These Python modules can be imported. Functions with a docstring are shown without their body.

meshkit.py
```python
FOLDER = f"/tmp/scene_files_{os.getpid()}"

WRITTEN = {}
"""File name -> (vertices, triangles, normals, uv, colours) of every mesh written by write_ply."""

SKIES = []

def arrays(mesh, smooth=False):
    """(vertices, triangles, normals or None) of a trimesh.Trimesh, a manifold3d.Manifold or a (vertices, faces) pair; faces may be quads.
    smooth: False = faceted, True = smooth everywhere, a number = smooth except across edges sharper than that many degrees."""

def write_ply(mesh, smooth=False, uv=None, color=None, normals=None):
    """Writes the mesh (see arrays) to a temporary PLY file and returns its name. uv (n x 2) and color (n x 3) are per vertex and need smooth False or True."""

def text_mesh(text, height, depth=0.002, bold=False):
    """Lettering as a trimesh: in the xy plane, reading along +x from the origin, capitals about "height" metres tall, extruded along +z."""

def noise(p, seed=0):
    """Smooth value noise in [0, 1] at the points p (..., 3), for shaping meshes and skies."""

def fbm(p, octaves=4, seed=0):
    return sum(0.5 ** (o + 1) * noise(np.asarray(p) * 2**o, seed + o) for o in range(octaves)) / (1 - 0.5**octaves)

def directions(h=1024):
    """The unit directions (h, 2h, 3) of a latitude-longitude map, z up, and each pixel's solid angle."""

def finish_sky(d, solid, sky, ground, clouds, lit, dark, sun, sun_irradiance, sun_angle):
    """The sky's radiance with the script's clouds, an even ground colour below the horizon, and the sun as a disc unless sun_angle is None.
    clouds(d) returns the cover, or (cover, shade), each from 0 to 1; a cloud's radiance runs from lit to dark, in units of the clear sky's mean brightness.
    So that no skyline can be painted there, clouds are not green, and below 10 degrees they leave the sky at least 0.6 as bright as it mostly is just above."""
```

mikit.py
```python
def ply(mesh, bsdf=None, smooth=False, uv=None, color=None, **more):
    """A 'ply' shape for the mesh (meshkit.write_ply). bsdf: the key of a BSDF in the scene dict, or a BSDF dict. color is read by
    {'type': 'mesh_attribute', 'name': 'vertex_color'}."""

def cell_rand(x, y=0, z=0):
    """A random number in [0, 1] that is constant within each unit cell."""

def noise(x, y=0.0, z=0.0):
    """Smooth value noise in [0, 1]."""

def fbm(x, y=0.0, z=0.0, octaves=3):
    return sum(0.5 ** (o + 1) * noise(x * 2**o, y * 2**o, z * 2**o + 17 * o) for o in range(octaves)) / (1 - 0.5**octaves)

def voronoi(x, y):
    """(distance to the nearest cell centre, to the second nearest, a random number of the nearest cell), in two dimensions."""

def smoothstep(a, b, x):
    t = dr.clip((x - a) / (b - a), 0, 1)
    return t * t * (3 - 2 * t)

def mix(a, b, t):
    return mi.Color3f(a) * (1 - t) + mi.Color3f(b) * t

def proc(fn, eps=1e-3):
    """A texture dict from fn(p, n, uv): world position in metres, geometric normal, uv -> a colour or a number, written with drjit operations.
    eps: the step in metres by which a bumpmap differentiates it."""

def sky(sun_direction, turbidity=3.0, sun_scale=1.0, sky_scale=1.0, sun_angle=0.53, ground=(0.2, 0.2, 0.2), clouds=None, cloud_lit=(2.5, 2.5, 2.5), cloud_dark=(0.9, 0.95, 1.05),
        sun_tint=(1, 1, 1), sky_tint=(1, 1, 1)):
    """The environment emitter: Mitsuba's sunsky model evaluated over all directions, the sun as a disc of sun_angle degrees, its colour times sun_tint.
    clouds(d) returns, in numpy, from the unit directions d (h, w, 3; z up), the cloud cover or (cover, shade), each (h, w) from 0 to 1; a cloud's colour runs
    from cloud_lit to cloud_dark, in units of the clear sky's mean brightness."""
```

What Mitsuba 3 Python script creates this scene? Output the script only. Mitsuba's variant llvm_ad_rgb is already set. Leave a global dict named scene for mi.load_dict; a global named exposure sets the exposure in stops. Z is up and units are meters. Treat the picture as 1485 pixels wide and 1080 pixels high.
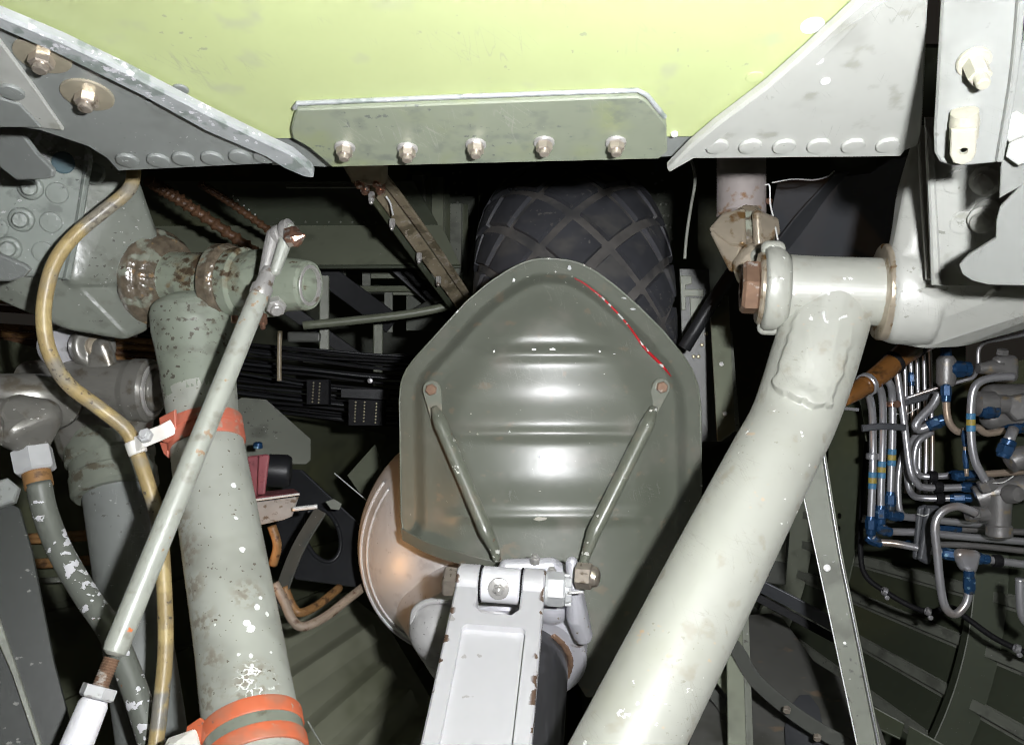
import math, random
import numpy as np, trimesh, manifold3d, drjit as dr, mitsuba as mi
from shapely.geometry import Polygon, Point, LineString
import mikit, meshkit
from mikit import noise, fbm, smoothstep, mix, proc, voronoi

random.seed(7); rng = np.random.default_rng(7)
scene, labels = {}, {}
scene['type'] = 'scene'
V = lambda *a: np.array(a, float)
nrm = lambda v: np.asarray(v, float) / np.linalg.norm(v)

# ------------------------------------------------------------------ camera, lamps, exposure
F = 1286.0                      # focal length in pixels of the 1485 x 1080 photograph
exposure = 0.0
scene['camera'] = {'type': 'perspective', 'fov': 2 * math.degrees(math.atan(742.5 / F)), 'fov_axis': 'x', 'near_clip': 0.02, 'far_clip': 30.0,
                   'to_world': mi.ScalarTransform4f().look_at(origin=[0, 0, 0], target=[0, 1, 0], up=[0, 0, 1])}
# the flash of the camera, up and to the right of the lens
FLASH = V(.122, -.012, .052)
scene['camera_flash'] = {'type': 'rectangle', 'to_world': mi.ScalarTransform4f().look_at(origin=FLASH.tolist(), target=(FLASH + V(.0, 1, .03)).tolist(), up=[0, 0, 1]) @ mi.ScalarTransform4f().scale([.017, .011, 1]),
                         'emitter': {'type': 'area', 'radiance': {'type': 'rgb', 'value': [7750, 7800, 7950]}}}
labels['camera_flash'] = {'label': 'small white flash window above and beside the lens', 'category': 'flash'}
# warm work lamp low on the left, outside the bay
LAMP = V(-.605, 1.10, -.42)
scene['work_lamp'] = {'type': 'spot', 'intensity': {'type': 'rgb', 'value': [.34, .18, .075]}, 'cutoff_angle': 22, 'beam_width': 12,
                      'to_world': mi.ScalarTransform4f().look_at(origin=LAMP.tolist(), target=[-.16, 1.33, -.19], up=[0, 0, 1])}
# dim hangar light that comes in through the open bay
scene['hangar_light'] = {'type': 'constant', 'radiance': {'type': 'rgb', 'value': [.016, .014, .012]}}


def P(px, py, d):
    """the point at distance d along y that the photograph shows at (px, py)"""
    return V(d * (px - 742.5) / F, d, d * (540 - py) / F)


# ------------------------------------------------------------------ registering
def key_for(k):
    if k not in scene and k not in labels: return k
    n = 1
    while f'{k}_{n:03d}' in scene or f'{k}_{n:03d}' in labels: n += 1
    return f'{k}_{n:03d}'


def thing(name, label, cat, group=None, kind=None):
    k = key_for(name)
    labels[k] = {'label': label, 'category': cat}
    if group: labels[k]['group'] = group
    if kind: labels[k]['kind'] = kind
    return k


def part(parent, name, mesh, mat, smooth=35, label=None):
    k = key_for(parent + '__' + name)
    scene[k] = mikit.ply(mesh, mat, smooth)
    if label: labels[k] = {'label': label}
    return k


def single(name, mesh, mat, label, cat, smooth=35, group=None, kind=None):
    k = thing(name, label, cat, group, kind)
    scene[k] = mikit.ply(mesh, mat, smooth)
    return k


# ------------------------------------------------------------------ mesh helpers
def frame(axis, up=(0, 0, 1)):
    a = nrm(axis); up = V(*up)
    if abs(a @ nrm(up)) > .97: up = V(0, 1, 0) if abs(a[1]) < .9 else V(1, 0, 0)
    x = nrm(np.cross(up, a)); y = np.cross(a, x)
    return x, y, a


def cat(ms):
    ms = [m if isinstance(m, trimesh.Trimesh) else tm(m) for m in ms]
    return trimesh.util.concatenate(ms)


def tm(m):
    if isinstance(m, trimesh.Trimesh): return m
    a = m.to_mesh()
    return trimesh.Trimesh(a.vert_properties[:, :3], a.tri_verts, process=False)


def fix(v, f):
    m = trimesh.Trimesh(v, f, process=False)
    try:
        if m.volume < 0: m.invert()
    except Exception: pass
    return m


def rings(rs, close=True, cap=True):
    """loft of equal rings (k, n, 3)"""
    rs = np.asarray(rs, float); k, n = rs.shape[:2]
    v = rs.reshape(-1, 3); f = []
    i = np.arange(n); j = (i + 1) % n
    if not close: i, j = i[:-1], j[:-1]
    for a in range(k - 1):
        o, q = a * n, (a + 1) * n
        f += [np.stack([o + i, o + j, q + j], 1), np.stack([o + i, q + j, q + i], 1)]
    f = np.concatenate(f)
    if cap and close:
        c0, c1 = len(v), len(v) + 1
        v = np.vstack([v, rs[0].mean(0), rs[-1].mean(0)])
        f = np.vstack([f, np.stack([np.full(n, c0), j, i], 1), np.stack([np.full(n, c1), (k - 1) * n + i, (k - 1) * n + j], 1)])
    return fix(v, f)


def lathe(A, axis, prof, n=44, rfun=None, up=(0, 0, 1)):
    """revolve the profile [(t, r), ...] about the axis through A; rfun(t, angle) adds to the radius"""
    x, y, a = frame(axis, up); th = np.arange(n) / n * 2 * np.pi
    out = []
    for t, r in prof:
        rr = np.full(n, float(r))
        if rfun is not None: rr = rr + rfun(t, th)
        out.append(A + a * t + np.outer(rr * np.cos(th), x) + np.outer(rr * np.sin(th), y))
    return rings(out)


def ringband(A, axis, t0, t1, r0, r1, n=48, bev=.001):
    """ring with a hole: inner radius r0, outer radius r1"""
    x, y, a = frame(axis); th = np.arange(n) / n * 2 * np.pi
    prof = [(t0, r0), (t0, r1 - bev), (t0 + bev, r1), (t1 - bev, r1), (t1, r1 - bev), (t1, r0), (t0, r0)]
    rs = [A + a * t + np.outer(r * np.cos(th), x) + np.outer(r * np.sin(th), y) for t, r in prof]
    return rings(rs, cap=False)


def spline(pts, sub=8):
    p = np.asarray(pts, float)
    if len(p) < 3: return np.array([p[0] + (p[-1] - p[0]) * t for t in np.linspace(0, 1, max(2, sub))])
    q = np.vstack([2 * p[0] - p[1], p, 2 * p[-1] - p[-2]]); out = []
    for i in range(1, len(q) - 2):
        for t in np.arange(sub) / sub:
            a, b, c, d = q[i - 1], q[i], q[i + 1], q[i + 2]
            out.append(.5 * (2 * b + (c - a) * t + (2 * a - 5 * b + 4 * c - d) * t * t + (3 * b - a - 3 * c + d) * t ** 3))
    out.append(p[-1])
    return np.array(out)


def tube(pts, r, n=14, sub=8, smooth=True, rfun=None, flat=None):
    p = spline(pts, sub) if smooth else np.asarray(pts, float)
    k = len(p); t = np.gradient(p, axis=0); t /= np.linalg.norm(t, axis=1, keepdims=True)
    x, _, _ = frame(t[0]); th = np.arange(n) / n * 2 * np.pi; out = []
    rr = np.interp(np.linspace(0, 1, k), np.linspace(0, 1, len(np.atleast_1d(r))), np.atleast_1d(r))
    for i in range(k):
        x = nrm(x - (x @ t[i]) * t[i]); y = np.cross(t[i], x)
        q = np.full(n, rr[i])
        if rfun is not None: q = q * rfun(i / (k - 1), th)
        fy = 1 if flat is None else flat
        out.append(p[i] + np.outer(q * np.cos(th), x) + np.outer(q * fy * np.sin(th), y))
    return rings(out)


def strap(pts, w, t, wdir, sub=6):
    """flat strip of width w along wdir and thickness t following the path"""
    p = spline(pts, sub); k = len(p); tt = np.gradient(p, axis=0); out = []
    for i in range(k):
        a = nrm(tt[i]); x = nrm(V(*wdir) - (V(*wdir) @ a) * a); y = np.cross(a, x); b = min(w, t) * .2
        c = [(-w / 2, -t / 2 + b), (-w / 2 + b, -t / 2), (w / 2 - b, -t / 2), (w / 2, -t / 2 + b), (w / 2, t / 2 - b), (w / 2 - b, t / 2), (-w / 2 + b, t / 2), (-w / 2, t / 2 - b)]
        out.append(np.array([p[i] + x * u + y * v for u, v in c]))
    return rings(out)


def prism(poly, O, X, Y, N, t, bevel=.0008):
    """polygon (n, 2) in the plane O, X, Y pushed out along N by t, its far edge chamfered"""
    pg = Polygon(poly) if not isinstance(poly, Polygon) else poly
    pg = pg.simplify(1e-5); c = np.array(pg.exterior.coords)[:-1]
    if not pg.exterior.is_ccw: c = c[::-1]
    n = len(c); e = np.roll(c, -1, 0) - c; e /= np.linalg.norm(e, axis=1, keepdims=True) + 1e-12
    nl = np.stack([-e[:, 1], e[:, 0]], 1); pm = np.roll(nl, 1, 0)
    m = nl + pm; m /= np.maximum((m * nl).sum(1, keepdims=True), .35)
    b = min(bevel, abs(t) * .4); ci = c + m * b
    lay = [(c, 0.0), (c, t - b), (ci, t)]
    v = np.vstack([O + np.outer(q[:, 0], X) + np.outer(q[:, 1], Y) + N * h for q, h in lay])
    i = np.arange(n); j = (i + 1) % n; f = []
    for a in range(2):
        f += [np.stack([a * n + i, a * n + j, (a + 1) * n + j], 1), np.stack([a * n + i, (a + 1) * n + j, (a + 1) * n + i], 1)]
    _, tri = trimesh.creation.triangulate_polygon(Polygon(c), engine='earcut')
    tv, tri = trimesh.creation.triangulate_polygon(Polygon(c), engine='earcut')
    idx = np.array([np.argmin(((c - q) ** 2).sum(1)) for q in tv]); tri = idx[tri]
    u = c[tri]; ar = np.cross(u[:, 1] - u[:, 0], u[:, 2] - u[:, 0]); tri = np.where((ar < 0)[:, None], tri[:, ::-1], tri)
    f += [tri + 2 * n, tri[:, ::-1]]
    return fix(v, np.concatenate(f))


class Plane:
    """plane through the pixel point o with normal towards the camera"""
    def __init__(s, o, N, up=(0, 0, 1)):
        s.O = np.asarray(o, float); s.N = nrm(N)
        s.X = nrm(np.cross(V(*up), -s.N)) if abs(nrm(up) @ s.N) < .98 else nrm(V(1, 0, 0) - s.N[0] * s.N)
        s.Y = np.cross(s.N, s.X)
        if s.X[0] < 0: s.X, s.Y = -s.X, -s.Y

    def hit(s, px, py, off=0.0):
        r = P(px, py, 1.0); return r * ((s.O + s.N * off) @ s.N) / (r @ s.N)

    def loc(s, pts, off=0.0):
        return np.array([[(s.hit(*q, off) - s.O) @ s.X, (s.hit(*q, off) - s.O) @ s.Y] for q in pts])

    def plate(s, pts, t, off=0.0, bevel=.0008, rnd=0.0, holes=()):
        pg = Polygon(s.loc(pts, off))
        if not pg.is_valid: pg = pg.buffer(0)
        if rnd: pg = pg.buffer(-rnd, 6).buffer(2 * rnd, 6).buffer(-rnd, 6)
        if holes:
            m = tm(prism(pg, s.O + s.N * off, s.X, s.Y, s.N, t, bevel))
            M = mani(m)
            for px, py, r in holes:
                c = s.hit(px, py, off)
                M = M - mani(lathe(c - s.N * t, s.N, [(-.01, r), (3 * t + .02, r)], 28))
            return tm(M)
        return prism(pg, s.O + s.N * off, s.X, s.Y, s.N, t, bevel)


def plane3(a, b, c):
    """plane through three pixel points (px, py, d)"""
    a, b, c = P(*a), P(*b), P(*c); N = np.cross(b - a, c - a)
    if N @ a > 0: N = -N
    return Plane(a, N)


def mani(m):
    m = trimesh.Trimesh(m.vertices, m.faces, process=True); m.merge_vertices()
    return manifold3d.Manifold(manifold3d.Mesh(np.asarray(m.vertices, np.float32), np.asarray(m.faces, np.uint32)))


def hull(items, seg=20):
    """hull of spheres; items (px, py, d, r)"""
    return manifold3d.Manifold.batch_hull([manifold3d.Manifold.sphere(r, seg).translate(P(px, py, d).tolist()) for px, py, d, r in items])


def hull3(items, seg=16):
    return manifold3d.Manifold.batch_hull([manifold3d.Manifold.sphere(r, seg).translate(list(map(float, c))) for c, r in items])


def box(c, X, Y, Z, sx, sy, sz, r=.001):
    return tm(hull3([(c + X * a * (sx / 2 - r) + Y * b * (sy / 2 - r) + Z * e * (sz / 2 - r), r) for a in (-1, 1) for b in (-1, 1) for e in (-1, 1)], 8))


def hexm(A, axis, r, h, rot=0.0, ch=.12):
    x, y, a = frame(axis); th = np.arange(6) / 6 * 2 * np.pi + rot; out = []
    for t, q in [(0, r * .96), (ch * r * .4, r), (h - ch * r, r), (h, r * (1 - ch * 1.1))]:
        out.append(A + a * t + np.outer(q * np.cos(th), x) + np.outer(q * np.sin(th), y))
    return rings(out)


def rivet(A, N, r, h, n=22):
    return lathe(A - N * .001, N, [(0, r * .96), (.001, r), (.001 + h * .55, r), (.001 + h * .85, r * .93), (.001 + h * .97, r * .72), (.001 + h, r * .05)], n)


def wobble(m, amp, scale, seed=0):
    """uneven the surface a little"""
    m = trimesh.Trimesh(m.vertices, m.faces, process=False); m.merge_vertices(); n = m.vertex_normals
    m.vertices = m.vertices + n * ((meshkit.fbm(np.asarray(m.vertices) * scale + 50, 3, seed) - .5) * 2 * amp)[:, None]
    return m


def organic(M, edge=.007, it=20, amp=.0005, scale=60):
    """forged or cast look: a union of solids with its inner corners filleted"""
    m = tm(M.refine_to_length(edge)); m.merge_vertices()
    trimesh.smoothing.filter_taubin(m, iterations=it)
    return wobble(m, amp, scale)


# ------------------------------------------------------------------ materials
def principled(col, rough=.45, metal=0.0, spec=.5, coat=0.0, sheen=0.0):
    d = {'type': 'principled', 'base_color': col if isinstance(col, dict) else {'type': 'rgb', 'value': list(col)}, 'roughness': rough, 'metallic': metal, 'specular': spec}
    if coat: d.update(clearcoat=coat, clearcoat_gloss=.8)
    return d


def mat(name, base, rough=.45, metal=0.0, var=.12, sc=18.0, layers=(), spec=.5, coat=0.0, bump=None, scr=None):
    """layers: (colour, frequency, threshold, softness, (centre, radius) or None)"""
    base = tuple(base)
    if not layers and not var:
        b = principled(base, rough, metal, spec, coat)
    else:
        def fn(p, n, uv):
            c = mi.Color3f(*base) * (1 + var * 2 * (fbm(p.x * sc, p.y * sc, p.z * sc) - .5))
            for i, (col, fq, th, so, where) in enumerate(layers):
                if fq:
                    k = fbm(p.x * fq + 11.3 * i, p.y * fq + 3.1, p.z * fq + 7.7 * i, octaves=4)
                    if fq > 100 and where is None: k = k - .16 * (1 - smoothstep(.42, .66, fbm(p.x * fq * .11 + 5.0 * i, p.y * fq * .11, p.z * fq * .11, octaves=2)))
                else: k = mi.Float(0.5)
                if where is not None:
                    ctr, rad = where
                    q = dr.sqrt(dr.square(p.x - ctr[0]) + dr.square(p.y - ctr[1]) + dr.square(p.z - ctr[2])) / rad
                    k = k + .35 * (1 - q)
                    m = smoothstep(th, th + so, k) * smoothstep(1.35, 1.0, q)
                else: m = smoothstep(th, th + so, k)
                c = mix(c, col, m)
            if scr is not None:
                sa = dr.abs(fbm(p.x * 210 + p.z * 60, p.y * 14, p.z * 17 + p.x * 11, octaves=2) - .5); sb = dr.abs(fbm(p.x * 19 + 7, p.y * 16, p.z * 240 + p.x * 90, octaves=2) - .5)
                k = smoothstep(.56, .72, fbm(p.x * 31, p.y * 31 + 4, p.z * 31, octaves=2))
                c = mix(c, scr, dr.maximum(smoothstep(.018, .0, sa), smoothstep(.016, .0, sb)) * k * .7)
            return c
        b = principled(proc(fn), rough, metal, spec, coat)
    if bump:
        fq, h = bump
        b = {'type': 'bumpmap', 'arbitrary': proc(lambda p, n, uv: fbm(p.x * fq, p.y * fq, p.z * fq)), 'scale': h, 'bsdf': b}
    scene[name] = {'type': 'twosided', 'bsdf': b}
    return name


LT, RT = P(290, 408, 1.07), P(1190, 418, .985)
mat('m_lime', (.375, .425, .205), .5, var=.05, sc=7, scr=(.30, .33, .20), layers=[((.36, .39, .23), 120, .80, .08, (P(700, 110, .69), .055)), ((.36, .40, .20), 5, .50, .4, None), ((.335, .365, .22), 30, .62, .2, None), ((.28, .31, .19), 190, .73, .05, None)])
mat('m_grey', (.178, .190, .180), .5, var=.06, sc=10, scr=(.25, .26, .25), layers=[((.14, .148, .138), 24, .54, .3, None), ((.12, .125, .115), 160, .68, .08, None), ((.36, .37, .36), 330, .74, .03, None)])  # base grey lowered in the colour, imitating flash falloff on the left gusset
mat('m_grey_lt', (.345, .352, .325), .45, var=.05, sc=9, scr=(.24, .25, .22), layers=[((.285, .29, .265), 22, .54, .3, None), ((.20, .205, .18), 170, .70, .08, None), ((.27, .275, .24), 60, .62, .2, None)])  # gusset grey raised in the colour for the side nearer the flash
mat('m_channel', (.205, .212, .20), .4, var=.06, sc=9, scr=(.15, .155, .145), layers=[((.17, .175, .162), 22, .52, .3, None), ((.14, .142, .13), 170, .68, .1, None)])
mat('m_edge', (.27, .285, .285), .5, var=.18, sc=60, layers=[((.17, .195, .18), 80, .52, .15, None), ((.48, .48, .50), 260, .58, .08, None)])
mat('m_splice', (.20, .222, .165), .5, var=.07, sc=20, scr=(.26, .27, .23), layers=[((.215, .245, .115), 26, .46, .4, None), ((.15, .168, .135), 70, .50, .3, None), ((.12, .135, .115), 230, .64, .1, None), ((.38, .40, .36), 330, .76, .03, None)])
mat('m_forging', (.155, .168, .142), .38, var=.13, sc=16, spec=1.0, layers=[((.095, .082, .06), 50, .70, .35, (P(215, 395, 1.02), .075)), ((.12, .128, .105), 60, .54, .25, None), ((.08, .08, .07), 230, .66, .08, None), ((.34, .34, .33), 260, .71, .04, None)], bump=(160, .0005))  # base tone lowered to imitate weaker flash on this side; stains are real
mat('m_rivetplate', (.225, .25, .225), .45, var=.12, sc=25, layers=[((.36, .36, .38), 170, .54, .12, (P(80, 200, .9), .05)), ((.15, .165, .15), 70, .56, .2, None), ((.09, .10, .09), 220, .70, .05, None), ((.40, .41, .40), 240, .70, .05, None)], bump=(200, .0004))
mat('m_teal', (.06, .10, .115), .5, var=.2, sc=60)
mat('m_forging_lt', (.36, .365, .335), .42, var=.06, sc=12, spec=1.0, scr=(.25, .25, .22), layers=[((.27, .275, .24), 26, .52, .3, None), ((.27, .21, .15), 90, .74, .25, (P(1278, 420, .95), .045)), ((.22, .22, .19), 200, .66, .1, None)], bump=(130, .0003))  # casting tone raised in the colour for the side nearer the flash
CH = [(352, 797, 10), (342, 752, 6), (372, 880, 8), (358, 903, 7), (364, 912, 9), (388, 890, 5), (365, 952, 9), (392, 946, 5), (346, 950, 5), (338, 705, 8), (312, 905, 3), (378, 866, 5)]
BR = [(262, 765, 34), (272, 800, 30), (280, 850, 26), (290, 905, 30), (305, 960, 26), (300, 1010, 34), (372, 985, 34), (355, 1000, 24), (360, 860, 26)]


def strut_surface(px, py):
    S, R = SL_, SLR_
    r_ = nrm(P(px, py, 1.0)); q = 540 - F * S[:, 2] / S[:, 1]; i = int(np.argmin(abs(q - py))); i = min(max(i, 2), len(S) - 3)
    a = nrm(S[i + 2] - S[i - 2]); c = S[i]; w = r_ - (r_ @ a) * a; o = -c + (c @ a) * a
    A2, B2, C2 = w @ w, 2 * (w @ o), o @ o - R[i] ** 2; D2 = max(B2 * B2 - 4 * A2 * C2, 0)
    return r_ * ((-B2 - math.sqrt(D2)) / (2 * A2))


axis_pts = [P(278, 428, 1.05), P(282, 480, 1.042), P(293, 590, 1.01), P(315, 740, .955), P(345, 920, .875), P(357, 1000, .84), P(385, 1180, .76)]
SL_ = spline(axis_pts, 24)
SLR_ = np.interp(np.linspace(0, 6, len(SL_)), [0, .04, .1, .2, .35, .55, 1, 1.5, 2, 2.1, 3, 6], [.018, .027, .034, .041, .046, .0480, .0480, .0425, .0395, .0385, .0415, .0435])
CH3 = [(strut_surface(a, b), c * .9 / F * .62) for a, b, c in CH]; BR3 = [(strut_surface(a, b), c * .9 / F) for a, b, c in BR]
CRK = strut_surface(374, 985)


def strut_col(p, n, uv):
    c = mi.Color3f(.325, .338, .298) * (1 + .14 * (fbm(p.x * 12, p.y * 12, p.z * 12) - .5))
    c = mix(c, (.25, .258, .225), smoothstep(.46, .72, fbm(p.x * 22, p.y * 22, p.z * 22)))
    fine = fbm(p.x * 190, p.y * 190, p.z * 190, octaves=3); mid = fbm(p.x * 75, p.y * 75, p.z * 75, octaves=3)
    d = lambda q: dr.sqrt(dr.square(p.x - q[0]) + dr.square(p.y - q[1]) + dr.square(p.z - q[2]))
    b = mi.Float(0)
    for q, r in BR3: b = dr.maximum(b, smoothstep(1.25, .3, d(q) / r))
    c = mix(c, (.19, .165, .125), smoothstep(.42, .62, .55 * fine + .45 * mid) * b * .8)
    w = mi.Float(0)
    for q, r in CH3: w = dr.maximum(w, smoothstep(1.0, .85, d(q) / r * 1.15 + 2.0 * (mid - .5) + 1.6 * (fine - .5)))
    w = dr.maximum(w, smoothstep(.07, .03, dr.abs(fbm(p.x * 170 + 9, p.y * 170, p.z * 170, octaves=3) - .5)) * smoothstep(1.0, .5, d(CRK) / .024) * smoothstep(.46, .54, mid))
    c = mix(c, (.72, .74, .71), w)
    return mix(c, (.13, .115, .09), smoothstep(.74, .80, fbm(p.x * 260 + 3, p.y * 260, p.z * 260, octaves=3)))


scene['m_strut'] = {'type': 'twosided', 'bsdf': {'type': 'bumpmap', 'arbitrary': proc(lambda p, n, uv: fbm(p.x * 60, p.y * 60, p.z * 60)), 'scale': .0003, 'bsdf': principled(proc(strut_col), .40, 0, 1.0)}}
mat('m_tee', (.205, .232, .18), .28, var=.12, sc=30, spec=.9, layers=[((.14, .095, .045), 60, .54, .35, (P(310, 395, 1.03), .06)), ((.06, .042, .025), 130, .60, .2, (P(305, 385, 1.03), .065)), ((.13, .14, .11), 90, .56, .2, None), ((.10, .08, .05), 170, .62, .1, None)], bump=(120, .0006))
mat('m_sleeve', (.20, .225, .18), .42, var=.06, sc=24, spec=.8, layers=[((.145, .158, .125), 40, .46, .3, None), ((.085, .08, .06), 190, .60, .12, None), ((.10, .095, .07), 90, .74, .2, (P(335, 500, 1.0), .055)), ((.10, .09, .07), 110, .72, .15, (P(240, 590, 1.0), .03)), ((.09, .07, .045), 120, .80, .3, (P(290, 430, 1.0), .04))], bump=(110, .0003))
mat('m_grease', (.105, .085, .06), .2, var=.5, sc=120, spec=.9, coat=.7, layers=[((.20, .215, .17), 60, .54, .15, None), ((.06, .045, .03), 110, .54, .15, None), ((.20, .13, .065), 130, .62, .12, None)], bump=(220, .0018))
mat('m_strut_r', (.335, .342, .30), .42, var=.05, sc=10, spec=1.0, scr=(.27, .27, .23), layers=[((.31, .315, .265), 14, .52, .3, None), ((.29, .28, .23), 55, .60, .2, None), ((.42, .34, .25), 150, .72, .08, None), ((.70, .71, .68), 130, .74, .03, None), ((.25, .25, .21), 240, .68, .08, None), ((.45, .33, .22), 90, .84, .06, (P(910, 935, .79), .05))], bump=(45, .0003))
mat('m_patch', (.36, .37, .30), .33, var=.12, sc=30, spec=.6, bump=(90, .0016))
mat('m_rod', (.31, .325, .285), .38, var=.06, sc=24, spec=.8, layers=[((.32, .22, .14), 130, .64, .06, None), ((.22, .215, .18), 60, .56, .25, None), ((.62, .16, .05), 90, .78, .03, (P(192, 898, .785), .010))])
mat('m_hose', (.33, .25, .115), .4, var=.18, sc=14, layers=[((.23, .21, .165), 26, .48, .25, None), ((.42, .33, .15), 40, .56, .15, None), ((.11, .095, .075), 200, .60, .12, None), ((.13, .115, .09), 120, .78, .15, (P(150, 310, .92), .03)), ((.20, .19, .16), 60, .74, .2, (P(232, 1020, .885), .06))], bump=(150, .0003))
mat('m_olive', (.125, .135, .108), .40, var=.07, sc=8, spec=1.0, coat=.25, scr=(.18, .185, .16), layers=[((.103, .114, .088), 6, .46, .35, None), ((.152, .152, .126), 24, .52, .3, None), ((.60, .60, .55), 210, .81, .012, None), ((.17, .15, .11), 60, .66, .15, None)], bump=(30, .0004))
mat('m_olive_rim', (.125, .137, .105), .32, var=.1, sc=20, layers=[((.55, .55, .52), 120, .64, .03, None)])
mat('m_olive_tube', (.135, .145, .112), .34, var=.14, sc=30, spec=.9, layers=[((.18, .17, .13), 40, .52, .25, None), ((.15, .08, .05), 120, .62, .05, None), ((.60, .60, .56), 150, .66, .03, None)])
mat('m_red', (.45, .015, .02), .4, var=.1, layers=[((.6, .58, .55), 120, .56, .04, None)])
mat('m_rubber', (.045, .0465, .053), .55, var=.3, sc=22, spec=.35, layers=[((.078, .076, .073), 24, .48, .3, None), ((.10, .097, .092), 150, .64, .08, None)], bump=(120, .0008))
mat('m_dust', (.108, .102, .096), .8, var=.35, sc=40, spec=.2, layers=[((.055, .055, .056), 22, .44, .3, None)])
mat('m_silver', (.50, .495, .49), .44, metal=.25, var=.05, sc=24, layers=[((.41, .40, .395), 60, .58, .25, None), ((.29, .28, .27), 300, .70, .05, None)], bump=(160, .00015))
mat('m_white', (.80, .80, .83), .38, metal=.15, var=.03, sc=20, layers=[((.45, .44, .43), 120, .74, .04, None), ((.16, .10, .07), 190, .80, .02, None)])
mat('m_collar', (.62, .62, .66), .35, metal=.35, var=.06, sc=20, layers=[((.16, .10, .05), 120, .50, .12, (P(850, 965, 1.08), .03)), ((.30, .24, .18), 150, .68, .06, None)])
mat('m_chrome', (.62, .62, .64), .22, metal=.45, var=.10, sc=24, layers=[((.3, .29, .28), 70, .62, .2, None)])
mat('m_piston', (.10, .10, .105), .16, metal=.6, var=.15, sc=14)
mat('m_cream', (.30, .29, .235), .45, var=.06, sc=60, layers=[((.20, .175, .13), 160, .60, .1, None)])
mat('m_steel', (.46, .45, .43), .32, metal=.5, var=.2, sc=60, layers=[((.22, .18, .14), 130, .56, .15, None)], bump=(200, .0003))
mat('m_bolt', (.50, .44, .37), .30, metal=.75, var=.2, sc=150, layers=[((.26, .21, .16), 200, .58, .15, None)])
mat('m_washer', (.40, .36, .27), .42, metal=.5, var=.15, sc=90, layers=[((.32, .22, .14), 150, .54, .15, None)])
mat('m_copper', (.42, .24, .17), .25, metal=.85, var=.3, sc=110, layers=[((.6, .55, .5), 150, .58, .08, None)], bump=(260, .0008))
mat('m_rusty', (.24, .15, .10), .4, metal=.4, var=.3, sc=90, layers=[((.45, .41, .37), 120, .56, .12, None)])
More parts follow.
